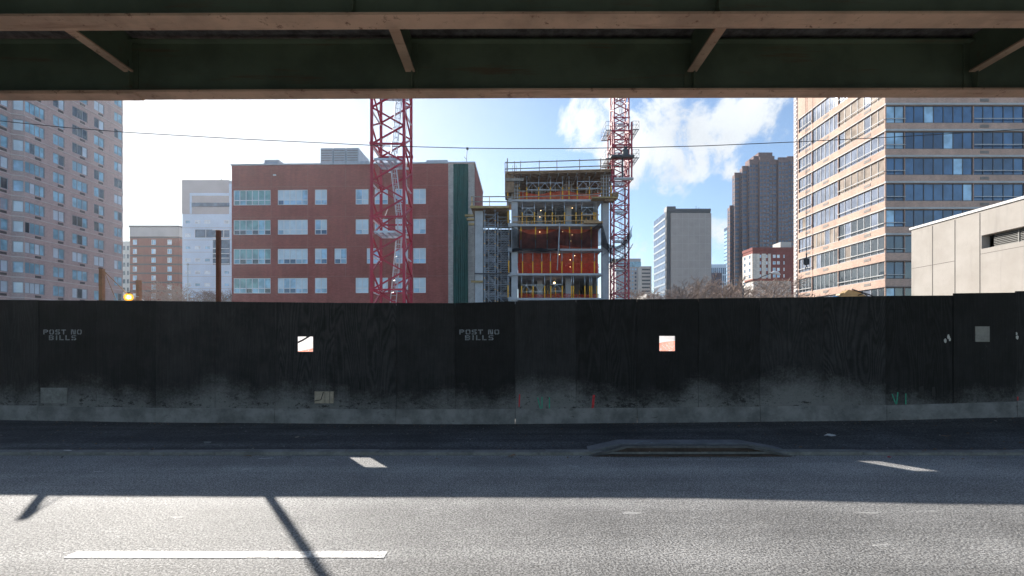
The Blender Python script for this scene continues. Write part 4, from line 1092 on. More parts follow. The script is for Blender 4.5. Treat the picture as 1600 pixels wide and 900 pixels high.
for z in zk:
    zz = z+.58
    mbw.obox(O1, UY, NR, 0, y_end-yc1+.05, .003, .07, zz, zz+.13, 1); mbw.obox(O2, UY, NR, 0, yc0-50, .003, .07, zz, zz+.13, 1); mbw.obox((XA, yc0), UC, NC, 0, LC, .003, .07, zz, zz+.13, 1)
mbw.build('wall', ['brick_pinkish', 'trim_pale'], LT, recalc=False)
gl = ('glass_cyan', 'glass_cyan', 'glass_cyan', 'glass_blind', 'glass_blind', 'glass_cyan', 'glass_dark')
vis = [o for o in opsL if o[3] < 47]
windows(LT, O1, UY, NR, opsL, 85, key=lambda o: abs(o[3]-27), frame='frame_grey', glasses=gl, fw=.09)
windows(LT, O2, UY, NR, [o for o in opsA if o[0] > 8], 20, frame='frame_grey', glasses=gl, fw=.09)
mb = MB()
for o in opsA:
    if o[0] < 8: window(None, O2, UY, NR, o[:4], 2, frame='frame_grey', glasses=gl, fw=.09, mb=mb)
mb.build('window_rows', ['frame_grey']+list(gl), LT, recalc=False)['kind'] = 'stuff'
windows(LT, (XA, yc0), UC, NC, opsC, 20, frame='frame_grey', glasses=('glass_blind', 'glass_paleblue'), fw=.08)
mb = MB(); cnt = 0; allg = [(O1, c[0], c[1], z) for z in zk for c in cols[:4]]+[(O2, opsA[0][0], opsA[0][1], z) for z in zk]
allg.sort(key=lambda g: abs(g[3]-27))
for (Oq, a, b, z) in allg[:75]:
    g = MB(); m_ = (a+b)/2+(.15*(b-a)); g.obox(Oq, UY, NR, m_-.42, m_+.42, .002, .03, z-1.62-.50, z-1.62-.16)
    for q in range(3): g.obox(Oq, UY, NR, m_-.42, m_+.42, .031, .045, z-2.08+q*.11, z-2.04+q*.11)
    g.build('air_conditioner_grille', 'grille_dark', LT)

# ------------------------------------------------------------------ right apartment block
DR = 51.0; XR = PX(1383, DR); ZR = lambda y: PZ(y, DR)
RT = thing('apartment_block', 'orange brick apartment block with ribbon windows and white ledges at the right', 'building', (XR+12, 60, 0))
yf_ = XR*F/(1246-800); fR = 40.6/F*DR; LF = yf_-DR
zl = [ZR(164)-fR*k for k in range(-2, 9)]    # white ledge undersides
Wf = 26.0; HR = zl[0]+6
mbw = MB(); uf = lambda px: PX(px, DR)-XR
fb = [(uf(1384.5),uf(1413.5),2,1),(uf(1414),uf(1521),7,0),(uf(1521.5),uf(1601),5,1),(uf(1601.5),uf(1700),6,0)]
oF = [(a, b, z-2.02, z-.06, n, rl) for z in zl for (a, b, n, rl) in fb]
facade(mbw, (XR, DR), UX, NF, Wf, 0, HR, [(o[0]+.01, o[1]-.01, o[2], o[3]) for o in oF], .22)
uy = lambda px: XR*F/(px-800)-DR
sb = [(uy(1382.0),uy(1309.5),7,1),(uy(1309.0),uy(1268.5),6,0),(uy(1268),uy(1245.2),4,1)]
oS = [(a, b, z-2.02, z-.06, n, rl) for z in zl for (a, b, n, rl) in sb]
oS = [(max(.08, o[0]), min(LF-.25, o[1]), *o[2:]) for o in oS]
facade(mbw, (XR, DR), UY, NL, LF, 0, HR, [(o[0]+.01, o[1]-.01, o[2], o[3]) for o in oS], .22)
mbw.quad((XR,yf_,0), (XR+Wf,yf_,0), (XR+Wf,yf_,HR), (XR,yf_,HR)); mbw.quad((XR+Wf,DR,0), (XR+Wf,yf_,0), (XR+Wf,yf_,HR), (XR+Wf,DR,HR)); mbw.quad((XR,DR,HR), (XR+Wf,DR,HR), (XR+Wf,yf_,HR), (XR,yf_,HR))
mbw.build('wall', ['brick_orange'], RT, recalc=False)
for k, z in enumerate(zl):
    mb = MB(); hgt = .20 if z > 12 else .05
    mb.obox((XR, DR), UX, NF, -.06, Wf, .003, .12, z-.03, z-.03+hgt); mb.obox((XR, DR), UY, NL, .0, LF, .003, .06, z-.03, z-.03+hgt*.5); mb.build('ledge', 'ledge_white' if z > 12 else 'frame_bronze', RT)
gF = ('glass_blue', 'glass_navy', 'glass_blue', 'glass_paleblue')
gS = ('glass_silver', 'glass_silver', 'glass_silver', 'glass_silver', 'glass_silver', 'glass_curtain'); gS2 = ('glass_dark', 'glass_curtain', 'glass_dark', 'glass_silver')
for o in oF: 
    low = o[3] < 14
    window(RT, (XR, DR), UX, NF, o[:4], o[4], (.0001,) if False else (), 'frame_bronze', gF if not low else ('glass_dark', 'glass_paleblue', 'glass_navy', 'glass_dark'), .09, .16)
for o in oS:
    low = o[3] < 17.5 and o[0] < 9 or o[3] < 11
    window(RT, (XR, DR), UY, NL, o[:4], o[4], (), 'frame_bronze' if not low else 'frame_grey', gS2 if low else gS, .08, .16)
for lst, O_, U_, N_ in ((oF, (XR,DR), UX, NF), (oS, (XR,DR), UY, NL)):
    for o in lst:
        if not o[5] or o[0] > 15 and lst is oF: continue
        mb = MB(); mb.obox(O_, U_, N_, o[0], o[1], .06, .12, o[2]+.42, o[2]+.50)
        n = 3
        for q in range(n+1): u = o[0]+.04+(o[1]-o[0]-.12)*q/n; mb.obox(O_, U_, N_, u, u+.05, -.05, .06, o[2]+.43, o[2]+.49)
        mb.build('balcony_rail', 'ledge_white', RT)
for z in zl:
    for (O_, U_, N_, u) in (((XR,DR), UX, NF, uf(1538)), ((XR,DR), UY, NL, uy(1355)), ((XR,DR), UY, NL, uy(1290)), ((XR,DR), UY, NL, uy(1262))):
        g = MB(); g.obox(O_, U_, N_, u-.5, u+.5, .002, .02, z-2.55, z-2.22)
        for q in range(3): g.obox(O_, U_, N_, u-.5, u+.5, .021, .035, z-2.52+q*.1, z-2.48+q*.1)
        g.build('air_conditioner_grille', 'grille_grey', RT)
# ribbed end pier at the far corner
mb = MB()
mb.box(XR-.05, XR+1.5, yf_+.01, yf_+.8, 0, HR)
for k in range(70): mb.box(XR-.13, XR-.051, yf_+.1, yf_+.7, .4+k*.6, .7+k*.6)
mb.build('end_pier', 'trim_pale', RT)

# ------------------------------------------------------------------ beige low building
XW = PX(1424, 28.0); zt_ = 8.5
BW = thing('beige_service_building', 'low beige panelled building with a slanting louvre slot at far right', 'building', (XW+8, 20, 0))
yw = lambda px: XW*F/(px-800)
mbw = MB(); Lw = 28-10; u_ = lambda px: 28-yw(px)
O_ = (XW, 28.0); Um = (0, -1)
zlt, zlb = PZ(368, 23.8), PZ(389, 23.8); lo = (u_(1533.5), u_(1533.5)+7.0, zlb, zlt)
facade(mbw, O_, Um, NL, Lw, 0, zt_, [lo], .45)
mbw.quad((XW,28,0), (XW+22,28,0), (XW+22,28,zt_), (XW,28,zt_)); mbw.quad((XW,10,0), (XW+22,10,0), (XW+22,10,zt_), (XW,10,zt_)); mbw.quad((XW+22,28,0), (XW+22,10,0), (XW+22,10,zt_), (XW+22,28,zt_)); mbw.quad((XW,28,zt_-.01), (XW+22,28,zt_-.01), (XW+22,10,zt_-.01), (XW,10,zt_-.01))
mbw.build('wall', 'panel_beige', BW, recalc=False)
mb = MB()
for px, a, b in ((1457,0,zt_-.1),(1492,0,zt_-.1),(1531,0,zt_-.1)): mb.obox(O_, Um, NL, u_(px)-.022, u_(px)+.022, .001, .006, a, b)
mb.obox(O_, Um, NL, .02, u_(1492)-.03, .001, .005, 6.10, 6.125); mb.obox(O_, Um, NL, u_(1531)+.03, Lw-.1, .001, .005, 6.22, 6.24); mb.build('panel_joint', 'joint_dark', BW)
mb = MB(); mb.obox(O_, Um, NL, -.08, Lw, -.4, .07, zt_, zt_+.13); mb.build('coping', 'coping_white', BW)
mb = MB(); mb.obox(O_, Um, NL, lo[0]+.35, lo[1], -.44, -.40, zlb, zlt, 1)
z = zlb+.06
while z < zlt-.03: mb.obox(O_, Um, NL, lo[0]+.36, lo[1], -.36, -.27, z, z+.035); z += .085
for k in range(6): mb.obox(O_, Um, NL, lo[0]+1.5+k*1.2, lo[0]+1.55+k*1.2, -.265, -.24, zlb, zlt)
mb.build('louvre', ['louvre_grey', 'joint_dark'], BW)

# ------------------------------------------------------------------ background buildings
def block(name, label, px0, px1, ytop, D, depth, wall, cols=(), rows=(), frame='frame_grey', glasses=('glass_far',), side=None, hpx=None, nx=2, bands=None, sideops=None, cat='building', reveal=.12, limit=100, x0=None, rooflip=None):
    xa_, xb_ = PX(px0, D), PX(px1, D); zt2 = PZ(ytop, D)
    r = thing(name, label, cat, ((xa_+xb_)/2, D+depth/2, 0))
    mw = MB(); ops_ = [(PX(a, D)-xa_, PX(b, D)-xa_, PZ(y1, D), PZ(y0, D)) for (y0, y1) in rows for (a, b) in cols]
    facade(mw, (xa_, D), UX, NF, xb_-xa_, 0, zt2, ops_, reveal)
    so_ = []
    sd = 'left' if (xa_+xb_) > 0 else 'right'
    if side:
        n, (f0, f1) = side; w = depth/n
        for (y0, y1) in rows:
            for k in range(n): so_.append((w*k+w*f0, w*k+w*f1, PZ(y1, D), PZ(y0, D)))
    if sd == 'left': facade(mw, (xa_, D), UY, NL, depth, 0, zt2, so_, reveal); mw.quad((xb_,D,0), (xb_,D+depth,0), (xb_,D+depth,zt2), (xb_,D,zt2))
    else: facade(mw, (xb_, D), UY, NR, depth, 0, zt2, so_, reveal); mw.quad((xa_,D,0), (xa_,D+depth,0), (xa_,D+depth,zt2), (xa_,D,zt2))
    mw.quad((xa_,D+depth,0), (xb_,D+depth,0), (xb_,D+depth,zt2), (xa_,D+depth,zt2)); mw.quad((xa_,D,zt2), (xb_,D,zt2), (xb_,D+depth,zt2), (xa_,D+depth,zt2))
    mats = [wall]
    if bands:
        for (y, h, m) in bands:
            if m not in mats: mats.append(m)
            mw.obox((xa_, D), UX, NF, -.02, xb_-xa_+.02, .005, .09, PZ(y, D)-h/2, PZ(y, D)+h/2, mats.index(m))
            if sd == 'left': mw.obox((xa_, D), UY, NL, .0, depth, .005, .09, PZ(y, D)-h/2, PZ(y, D)+h/2, mats.index(m))
            else: mw.obox((xb_, D), UY, NR, .0, depth, .005, .09, PZ(y, D)-h/2, PZ(y, D)+h/2, mats.index(m))
    mw.build('wall', mats, r, recalc=False)
    kw = dict(frame=frame, glasses=glasses, fw=.1, inset=reveal*.9, nx=nx)
    nf = min(len(ops_), limit)
    if ops_: windows(r, (xa_, D), UX, NF, ops_, limit, **kw)
    if so_:
        OO = (xa_, D) if sd == 'left' else (xb_, D); NN = NL if sd == 'left' else NR
        windows(r, OO, UY, NN, so_, max(0, limit-nf), **kw)
    return r, xa_, xb_, zt2
def parapet(r, x0, x1, y0, y1, z, m, h=.6, t=.5, name='parapet'):
    mb = MB(); mb.box(x0, x1, y0, y0+t, z+.002, z+h); mb.box(x0, x1, y1-t, y1, z+.002, z+h); mb.box(x0, x0+t, y0+t+.002, y1-t-.002, z+.002, z+h); mb.box(x1-t, x1, y0+t+.002, y1-t-.002, z+.002, z+h); mb.build(name, m, r)
# tan-and-red slab, left
rows = [(140+.3777*y, 140+.3777*(y+21)) for y in (585,621,659,695,732,769,807,843)]
r, a, b, z = block('brick_apartment_house', 'brown brick building with three window columns left of the blue tiled one', 203, 280, 355, 150, 18, 'brick_rust',
      [(207.5,214),(236.5,243.5),(261.5,268.5)], rows, 'frame_white', ('glass_paleblue', 'glass_white'), bands=[(140+.3777*y, .5, 'grille_dark') for y in (612,649,687,723,760,798,833)]+[(361,3.6,'stone_grey')])
mb = MB(); mb.box(a-.2, b+.2, 149.7, 168.2, z+.003, z+.5); mb.box(b-5, b-1, 155, 162, z+.501, z+1.6); mb.build('roof', 'metal_dark', r)
# sliver of white building behind
block('white_apartment_house', 'narrow white building just visible right of the pink tower', 190, 203.5, 377, 220, 20, 'stone_pale', [(191.5,196),(198,201.5)], [(384+k*13, 391+k*13) for k in range(7)], 'frame_grey', ('glass_dark',), nx=1)
# blue tiled hospital block
rows = [(344,349.5)]+[(365+k*19.3, 370.5+k*19.3) for k in range(6)]
r, a, b, z = block('tiled_hospital_block', 'pale blue tiled building with small square windows and grey top storeys', 285, 366, 334.5, 136, 22, 'tile_blue',
      [(289,298),(304.5,313),(319.5,328.5),(350,358.5)], rows, 'frame_white', ('glass_paleblue', 'glass_white'), nx=1, side=None, bands=[(y, .09, 'stone_grey') for y in (356,375,394,413,432,451)])
mb = MB(); D = 136
def bx(a_, b_, y0, y1, n0, n1, m=0): mb.obox((0, D), UX, NF, PX(a_, D), PX(b_, D), n0, n1, PZ(y1, D), PZ(y0, D), m)
bx(305,358.5,359,371,.01,.15,1); bx(333,359,374,414,.01,.12,1); 
for y in (359,371,374,388,396,403,412): bx(333,359,y,y+1.0,.155,.3,0)
for x in (305,322,340,350): bx(x,x+.7,359,371,.16,.24,0)
mb.build('window_band', ['frame_white', 'glass_far'], r)
mb = MB(); bx(284,358,281,334.4,.0,-18,0); mb.build('upper_storeys', 'stone_grey', r)
mb = MB(); bx(297,358.5,317,323,.02,.14,1); bx(297,358.5,302,306,.02,.2,0); bx(297,300,305,334,.02,.15,0); bx(358,368,287,334.4,0,-18,0); bx(290,298,281,285,-1,-16,0)
mb.build('plant_screen', ['tile_blue', 'glass_far'], r)
mb = MB(); x = PX(336, D); zz = PZ(287, D); mb.tube([(x,140,zz-2), (x,140,PZ(275,D)), (x-.9,140,PZ(272,D))], .12, 5); mb.build('davit', 'metal_dark', r)
mb = MB(); bx(281,284.9,340,470,-2,-14); mb.build('stair_tower', 'stone_grey', r)
# slab tower, pale blank front and glass side
D = 250
r = thing('slab_office_tower', 'broad office tower with blank limestone front and glass left side', 'building', (PX(1075,D), 262, 0))
xa_, xb_ = PX(1047.5,D), PX(1110,D); xg = PX(1041,D); zT = PZ(331,D); yB = 272
mb = MB(); mb.box(xa_, xb_, D-1.2, D-.002, 0, zT-1.0)
for k in range(1, 16): mb.box(xa_+.05, xb_-.05, D-1.25, D-1.201, k*4.55, k*4.55+.12, 1)
for q in range(1, 7): mb.box(xa_+q*3.1, xa_+q*3.1+.12, D-1.24, D-1.201, 1, zT-1.1, 1)
mb.build('limestone_front', ['limestone', 'stone_grey'], r)
mb = MB(); mb.box(xg, xb_, D, yB, 0, zT); mb.box(xg, xb_, D-.6, D+.5, zT+.002, zT+1.6); mb.box(xg+2, xg+7, D+5, D+10, zT+.003, zT+4.5); mb.build('core', 'metal_dark', r)
mb = MB(); nf = 18; fhh = zT/nf
for k in range(nf):
    mb.box(xg-.35, xg-.002, D+.8, yB, k*fhh+.2, k*fhh+1.2, 1)
    for q in range(12): y = D+1+q*1.7; mb.box(xg-.16, xg-.003, y+.15, y+1.6, k*fhh+1.21, (k+1)*fhh+.18, 0)
mb.build('glass_side', ['glass_tower', 'stone_bluish'], r)
mb = MB()
for x, h in ((3,2.5),(16,3),(17.5,2)): mb.tube([(xg+x+2,D+4,zT), (xg+x+2,D+4,zT+1.6+h)], .12, 4)
mb.build('roof_mast', 'metal_dark', r)
# dark residential tower
D = 260; S_ = D/F
r = thing('residential_tower', 'very tall dark brown tower with stepped top and dense window grid', 'building', (PX(1200,D), 275, 0))
def shaft(a, b, yt, y0, dep, rowsp=6.7, wsp=4.6, sidew=0, nm='shaft', lim=34, first=None):
    xa_, xb_ = PX(a, D), PX(b, D); zt2 = PZ(yt, D); mw = MB()
    rows_ = []; y = yt+5
    while y < 467: rows_.append((PZ(y+4.3, D), PZ(y, D))); y += rowsp
    n = max(1, int((b-a)/wsp)); w = (xb_-xa_)/n
    o_ = [(w*k+.10*w, w*(k+1)-.10*w, z0, z1) for (z0, z1) in rows_ for k in range(n)]
    facade(mw, (xa_, y0), UX, NF, xb_-xa_, 0, zt2, o_, .25)
    ns = sidew; so_ = [] if not ns else [(dep/ns*(k+.2), dep/ns*(k+.8), z0, z1) for (z0, z1) in rows_ for k in range(ns)]
    facade(mw, (xa_, y0), UY, NL, dep, 0, zt2, so_, .25)
    mw.quad((xb_,y0,0), (xb_,y0+dep,0), (xb_,y0+dep,zt2), (xb_,y0,zt2)); mw.quad((xa_,y0+dep,0), (xb_,y0+dep,0), (xb_,y0+dep,zt2), (xa_,y0+dep,zt2)); mw.quad((xa_,y0,zt2), (xb_,y0,zt2), (xb_,y0+dep,zt2), (xa_,y0+dep,zt2))
    s = mw.build(nm, 'brick_dark', r, recalc=False)
    windows(s, (xa_, y0), UX, NF, o_, lim, frame='frame_bronze', glasses=('glass_far', 'glass_tower', 'glass_tower', 'glass_far'), fw=.16, inset=.22, nx=2)
    if so_: windows(s, (xa_, y0), UY, NL, so_, 0, frame='frame_grey', glasses=('glass_far',), fw=.16, inset=.22, nx=1)
    mb = MB(); mb.box(xa_-.1, xb_+.1, y0-.15, y0+.5, zt2+.003, zt2+1.0); mb.build('parapet', 'brick_dark', s)
shaft(1171, 1185, 252, 260, 5, sidew=2, lim=14); shaft(1185.2, 1201, 249, 258.8, 14, lim=20); shaft(1201.2, 1214, 252, 260, 14, lim=14); shaft(1214.2, 1230, 250, 258.8, 14, lim=20); shaft(1230.2, 1243, 247, 260, 14, lim=14)
shaft(1162.5, 1170.9, 260, 262, 3, sidew=1, lim=10); shaft(1154, 1162.3, 268, 264.5, 3, sidew=1, lim=10); shaft(1149.5, 1153.8, 318, 267, 3, wsp=4, sidew=1, lim=8)
mb = MB()
for (a, b, y, d0, d1) in ((1181,1214,241,262.5,272),(1188,1210,236,262,273),(1198,1205,233,265,269)): mb.box(PX(a,D), PX(b,D), d0, d1, PZ(250,D)-2, PZ(y,D))
mb.build('crown', 'brick_dark', r)
# mid white and maroon apartment building
rows = [(398+k*10.2, 403+k*10.2) for k in range(7)]
r, a, b, z = block('corner_apartment_house', 'white and maroon brick apartment house at the foot of the dark tower', 1176, 1240, 391, 165, 7, 'brick_maroon', [(1187,1189.5),(1197,1199.5),(1207.5,1212),(1214,1218.5),(1224,1226)], rows, 'frame_white', ('glass_paleblue', 'glass_white'), nx=1, side=None)
mb = MB(); mb.box(a-.12, a-.003, 165, 172, 0, z-1.2)
zz = [PZ(y, 165) for y0, y1 in rows for y in (y1, y0)]
mb.build('white_side', 'brick_white', r)
for (y0, y1) in rows:
    for k in range(2):
        m2 = MB(); yy = 165+7*(k+.35)/2; m2.box(a-.16, a-.122, yy, yy+1.3, PZ(y1,165), PZ(y0,165)); m2.build('side_window', 'glass_far', r)
mb = MB()
for (p, q) in ((1176.2,1186.5),(1190,1196.5),(1200,1204)): mb.box(PX(p,165), PX(q,165), 164.85, 164.997, 0, z-1.3)
mb.build('white_strip', 'brick_white', r)
mb = MB(); mb.box(PX(1222,165), PX(1239,165), 166, 171, z+.002, z+3.2); mb.build('roof_bulkhead', 'stone_pale', r)
parapet(r, a-.2, b, 164.8, 172.2, z, 'brick_maroon', 1.0)
# low annex in front of it
r, a, b, z = block('low_brick_house', 'low pale house with brown roof edge below the maroon building', 1177, 1236, 439, 120, 4, 'stone_pale', [(1182,1186),(1194,1198),(1208,1212),(1222,1226)], [(446,452),(458,464)], 'frame_grey', ('glass_far',), nx=1)
parapet(r, a-.2, b+.2, 119.8, 124.2, z, 'brick_rust', .6)
# blue glass tower and low blue block behind
def glass_block(name, label, a, b, yt, D, dep, frame, gl, nfl, ncol, top_m='metal_dark'):
    xa_, xb_ = PX(a, D), PX(b, D); zt2 = PZ(yt, D); r = thing(name, label, 'building', ((xa_+xb_)/2, D+dep/2, 0))
    mb = MB(); mb.box(xa_+.3, xb_-.3, D+.3, D+dep, 0, zt2-.1); mb.build('core', gl, r)
    mb = MB()
    for k in range(nfl+1): z = zt2*k/nfl; mb.box(xa_, xb_, D, D+.298, z-.5 if k else 0, z+.4); mb.box(xa_, xa_+.298, D+.3, D+dep, z-.5 if k else 0, z+.4)
    for q in range(ncol+1): x = xa_+(xb_-xa_-.4)*q/ncol; mb.box(x, x+.35, D-.12, D-.002, 0, zt2)
    mb.build('curtain_wall', frame, r)
    mb = MB(); mb.box(xa_, xb_, D-.1, D+dep, zt2+.41, zt2+2.4); mb.build('roof', top_m, r); return r
glass_block('glass_tower', 'slim blue glass tower between the limestone slab and the dark tower', 1136, 1150.5, 359, 420, 6, 'glass_blue', 'glass_paleblue', 30, 6, 'glass_navy')
glass_block('blue_office_block', 'low blue grey office block right of the limestone slab', 1110.5, 1135, 417.5, 380, 8, 'tile_blue', 'glass_blue', 10, 8, 'tile_blue')
glass_block('small_blue_block', 'small dark blue block below the low blue office roofs', 1109, 1128, 432, 300, 6, 'glass_navy', 'glass_blue', 9, 6, 'glass_navy')
# two grey blocks seen through and beside the right crane
r, a, b, z = block('grey_office_block', 'grey office block with a glass top storey behind the right crane', 962, 1001, 404, 320, 25, 'stone_grey', [(964+k*4.6, 967+k*4.6) for k in range(8)], [(419+k*6, 422.5+k*6) for k in range(8)], 'frame_grey', ('glass_far', 'glass_paleblue'), nx=1, limit=90)
mb = MB(); mb.box(a-.1, b+.1, 319.6, 319.9, PZ(417,320), PZ(409,320)); mb.build('glass_storey', 'glass_cyan', r)
block('stone_office_block', 'stone coloured office block with ribbon windows right of the grey one', 1001.5, 1018, 416, 310, 8, 'stone_pale', [(1003,1016)], [(420+k*5.6, 422.6+k*5.6) for k in range(8)], 'frame_grey', ('glass_dark',), nx=4)
block('pale_low_house', 'small pale house among bare trees below the stone block', 1010, 1031, 459, 140, 10, 'stone_pale', [(1013,1016),(1020,1023)], [(461,466)], 'frame_grey', ('glass_dark',), nx=1)

# ------------------------------------------------------------------ bare trees
def tree_mesh(seed, h):
    rnd = random.Random(seed); tr = MB(); cr_ = MB()
    def grow(mb_, p, d, L, r, lvl):
        if lvl > 6: return
        q = p; pts = [p]; rs = [r]; n = 2 if lvl < 4 else 1
        for k in range(n):
            d = (d+Vector((rnd.uniform(-1,1), rnd.uniform(-1,1), rnd.uniform(-.4,.7)))*.16).normalized(); q = q+d*L/n; pts.append(q); rs.append(r*(1-.35*(k+1)/n))
        mb_.tube(pts, rs, 5 if lvl < 2 else 3, 0, False)
        nb = 3 if lvl < 3 else (3 if lvl < 5 else 2)
        for k in range(nb):
            ax = Vector((rnd.uniform(-1,1), rnd.uniform(-1,1), rnd.uniform(-.5,.5))).normalized()
            nd = (d+ax*rnd.uniform(.5,1.0)).normalized(); nd.z = nd.z*.8+.12; nd.normalize()
            t = 1.0 if k == 0 else rnd.uniform(.5,.95)
            src = pts[0].lerp(pts[-1], t) if k else pts[-1]
            grow(cr_, src, nd, L*rnd.uniform(.62,.82), max(.018, r*rnd.uniform(.48,.64)), lvl+1)
    grow(tr, Vector((0,0,0)), Vector((0,0,1)), h*.26, h*.019, 0)
    return tr, cr_
def tree_proto(seed, h, label):
    r = thing('bare_tree', label, 'tree', (0,0,0), None)
    a, b = tree_mesh(seed, h); a.build('trunk', 'bark', r, True, False); b.build('crown', 'bark', r, True, False); return r
protos = []
for i, s in enumerate((3, 11, 29)): 
    p = tree_proto(s, 10, 'bare tree'); protos.append(p)
spots = [(1012,80,452,'leftmost bare tree of the row, beside the stone office block'),(1038,72,447,'bare tree before the left edge of the limestone tower'),(1062,66,441,'bare tree before the middle of the blank limestone front'),
 (1086,70,437,'tallest bare tree of the row before the limestone tower'),(1108,76,442,'bare tree at the right corner of the limestone tower'),(1130,68,439,'bare tree below the slim blue glass tower'),
 (1150,80,448,'bare tree just left of the curved street lamp'),(1178,75,450,'bare tree under the street lamp arm'),(1202,70,446,'bare tree before the low brown edged house'),
 (1226,56,434,'spreading bare tree against the corner of the orange apartment block'),(1284,44,452,'thin bare treetop before the lower windows of the orange block'),
 (240,110,452,'leftmost of the two bare trees before the brown brick building'),(268,104,449,'right bare tree before the brown brick building'),(305,98,449,'bare tree before the left half of the blue tiled building'),(332,92,451,'bare tree just left of the tallest timber post'),(353,98,455,'bare treetop between the tallest post and the red brick building')]
for k, (px, D, yt, lab) in enumerate(spots):
    loc = (PX(px, D), D, 0); hh = PZ(yt, D); p = protos[k % 3]
    zmax = max(v.co.z for v in p.children[1].data.vertices) if p.children[1].name.startswith('crown') else max(v.co.z for v in p.children[0].data.vertices)
    s = hh/zmax
    if k < 3: p.location = loc; p['label'] = lab; p.scale = (s*1.3, s*1.3, s*1.05); p.rotation_euler = (0,0,k*2.1); p['group'] = 'bare trees beyond the site'
    else: dup(p, loc, lab, (s*1.35, s*1.35, s*1.05), k*1.3)

# ------------------------------------------------------------------ street lamp, light pole, overhead wire
D = 60; x = PX(1161, D); r = thing('street_lamp', 'cobra head street lamp on a long curved arm', 'street lamp', (x, D, 0))
mb = MB(); mb.tube([(x,D,0), (x,D,PZ(446,D))], [.11, .09], 8); mb.build('pole', 'metal_dark', r)
mb = MB(); mb.tube([(PX(a,D), D, PZ(b,D)) for a, b in ((1161,443),(1170,439.5),(1182,436.5),(1194,431),(1203,427.5),(1208,426.5))], .055, 6); mb.build('arm', 'metal_dark', r)
mb = MB(); mb.tube([(PX(a,D), D, PZ(b,D)) for a, b in ((1205,426.5),(1209,425.5),(1215,426.5),(1219,429.5))], [.08,.2,.22,.09], 8); mb.build('lamp_head', 'frame_white', r)
D = 60; x = PX(293.5, D); r = thing('light_pole', 'slim light pole topped by a small globe before the blue tiled building', 'street lamp', (x, D, 0))
mb = MB(); mb.tube([(x,D,0), (x,D,PZ(415,D))], .06, 6); mb.build('pole', 'galvanised', r)
mb = MB(); sphere(mb, (x,D,PZ(413,D)), .15); mb.build('globe', 'lamp_grey', r, True)
D = 16; pts = [(-100,178),(0,189),(100,199),(200,207),(380,217.5),(600,228),(727,231.5),(800,232.2),(900,232),(1000,230.5),(1100,228),(1240,222),(1400,214),(1600,202),(1750,190)]
rope('overhead_wire', [(PX(a,D), D, PZ(b,D)) for a, b in pts], .0135, 'long black wire sagging across the whole sky', 'cable', 'cable_black', 5)

# ------------------------------------------------------------------ excavator behind the right part of the hoarding
D = 25; ex = PX(1322.5, D); EX = thing('excavator', 'yellow excavator boom elbow poking above the fence at right', 'excavator', (ex+3.5, D, 0))
apex = (ex, PZ(453.5, D)); lft = (ex-3.0, .9); rgt = (ex+3.3, 1.9)
mb = MB(); mb.prism([(ex-.05,apex[1]),(ex+.45,apex[1]-.05),(rgt[0],rgt[1]+.75),(rgt[0]+.2,rgt[1]+.1),(ex+.5,apex[1]-1.05),(ex-.2,apex[1]-.75),(ex-.55,apex[1]-.42)], 'y', D-.22, D+.22); mb.build('boom', 'excavator_yellow', EX)
mb = MB(); mb.prism([(ex-.45,apex[1]-.2),(ex-.1,apex[1]-.12),(ex-.15,apex[1]-.62),(lft[0]+1.3,1.2),(lft[0]+1.05,1.3)], 'y', D-.16, D+.16); mb.build('stick', 'excavator_yellow', EX)
mb = MB()
for yy in (-.25, .25): mb.tube([(ex+.1,D+yy,apex[1]+.03), (ex+1.2,D+yy,apex[1]-.32), (rgt[0],D+yy,rgt[1]+.85)], .035, 5); mb.tube([(ex+.45,D+yy,apex[1]-.3), (ex+.8,D+yy,apex[1]-.2), (ex+1.1,D+yy,apex[1]-.5)], .025, 5)
mb.build('hydraulic_hose', 'cable_black', EX)
mb = MB(); mb.box(ex-.62, ex-.42, D-.15, D+.15, apex[1]-.75, apex[1]-.3); mb.build('cylinder_guard', 'glass_blue', EX)
mb = MB(); mb.prism([(lft[0]+.6,1.3),(lft[0]+1.5,1.35),(lft[0]+1.7,.7),(lft[0]+1.1,.1),(lft[0]+.5,.3)], 'y', D-.5, D+.5); mb.build('bucket', 'metal_dark', EX)
mb = MB(); mb.box(ex+2.8, ex+5.6, D-1.2, D+1.2, 1.0, 2.4); mb.build('body', 'excavator_yellow', EX)
mb = MB(); mb.box(ex+2.7, ex+3.9, D-1.25, D-.35, 1.15, 3.0); mb.build('cab', 'glass_dark', EX)
for s in (-1.2, .75):
    mb = MB(); mb.prism([(ex+2.2,.35),(ex+2.5,.02),(ex+5.6,.02),(ex+5.9,.35),(ex+5.6,.8),(ex+2.5,.8)], 'y', D+s, D+s+.5); mb.build('track', 'metal_dark', EX)

# ------------------------------------------------------------------ litter
rnd = random.Random(5)
def scrap(px, py, w, h, m, name, label, cat):
    D = CZ*F/(py-HY); z = .05 if D > KY+.2 else 0.0
    D = (CZ-z)*F/(py-HY); x = PX(px, D)
    if D > KY+.2: z = sz(x, (D-KY-.16)/(fy(x)-KY-.16))+.004; D = (CZ-z)*F/(py-HY); x = PX(px, D)
    mb = MB(); n = 7; pts = []
    for k in range(n):
        a = 2*math.pi*k/n+rnd.uniform(-.2,.2); rr = rnd.uniform(.5,1.0); pts.append((x+math.cos(a)*w*rr, D+math.sin(a)*h*rr, z+.006+rnd.uniform(0,.03)))
    i = len(mb.v); mb.v += pts+[(x, D, z+.02)]; 
    for k in range(n): mb.f.append((i+k, i+(k+1) % n, i+n)); mb.m.append(0)
    o = mb.build(name, m, recalc=False); recenter(o, (x, D, z)); tag(o, label, cat)
scrap(1297, 682, .10, .09, 'paper_white', 'paper_scrap', 'crumpled white paper scrap on the dark sidewalk at right', 'litter')
scrap(107, 705, .07, .06, 'paper_white', 'paper_scrap', 'flat pale paper scrap by the kerb at far left', 'litter')
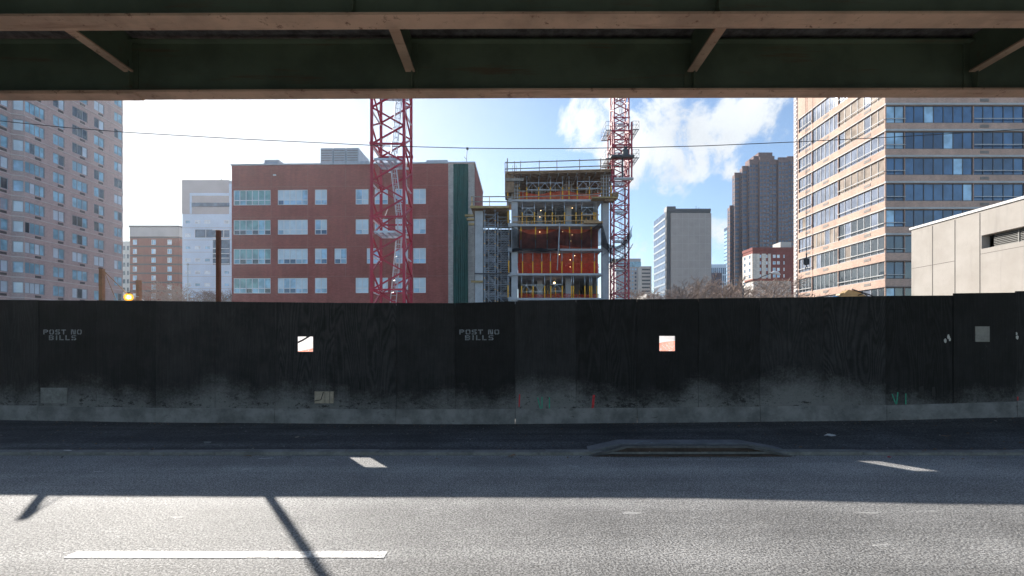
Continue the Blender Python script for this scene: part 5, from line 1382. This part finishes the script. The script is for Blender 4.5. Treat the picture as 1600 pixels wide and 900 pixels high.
scrap(325, 692, .09, .05, 'board_grey', 'dead_leaf', 'curled grey leaf on the sidewalk left of the patched board', 'litter')
scrap(388, 714.5, .08, .05, 'leaf_brown', 'dead_leaf', 'brown curled leaf at the kerb left of the sunlit patch', 'litter')
scrap(800, 713.5, .09, .06, 'leaf_brown', 'dead_leaf', 'brown curled leaf at the kerb left of the iron drain', 'litter')
scrap(451, 716, .05, .03, 'metal_dark', 'dead_leaf', 'small dark leaf in the gutter near the brown curled leaf', 'litter')
scrap(1096, 688, .09, .03, 'board_grey', 'paper_scrap', 'thin grey scrap on the sidewalk above the iron drain', 'litter')
scrap(1478, 683, .10, .04, 'leaf_brown', 'dead_leaf', 'long tan scrap on the sidewalk right of the white paper', 'litter')
scrap(1390, 717, .04, .03, 'mark_red', 'candy_wrapper', 'tiny red wrapper in the gutter at right', 'litter')
scrap(464, 684, .05, .03, 'board_tan', 'dead_leaf', 'small tan leaf below the left peephole', 'litter')
mb = MB()
for k in range(900):
    x = rnd.uniform(-9.5, 9.5); near = rnd.random()
    if near < .30: D = fy(x)-rnd.uniform(.02, .35)
    elif near < .55: D = KY+rnd.uniform(-.28, .3)
    else: D = rnd.uniform(KY, fy(x)-.1)
    z = sz(x, (D-KY-.16)/(fy(x)-KY-.16))+.004 if D > KY+.17 else (.052 if D > KY-.004 else .003)
    s = rnd.uniform(.006, .02)*(1.5 if rnd.random() < .12 else 1); a = rnd.uniform(0, 6.3); m = rnd.choice((0,0,0,1,1,2))
    c, q = math.cos(a)*s, math.sin(a)*s
    mb.quad((x-c, D-q, z), (x+q*.6, D-c*.6, z+s*.7), (x+c, D+q, z+s*.3), (x-q*.6, D+c*.6, z+s*.5), m)
mb.build('leaf_litter', ['leaf_brown', 'board_pale', 'cable_black'], recalc=False)['kind'] = 'stuff'

# ------------------------------------------------------------------ the air: thin backlit city haze
hz = bpy.data.materials.new('haze'); hz.use_nodes = True; hz.node_tree.nodes.clear()
ho = hz.node_tree.nodes.new('ShaderNodeOutputMaterial'); hv = hz.node_tree.nodes.new('ShaderNodeVolumePrincipled')
hv.inputs['Color'].default_value = (.84, .92, 1, 1); hv.inputs['Density'].default_value = .00018; hv.inputs['Anisotropy'].default_value = .6
hz.node_tree.links.new(hv.outputs[0], ho.inputs['Volume']); MATS['haze'] = hz
mb = MB(); mb.box(-330, 330, -60, 520, -1.0, 160); mb.build('haze', 'haze')['kind'] = 'stuff'
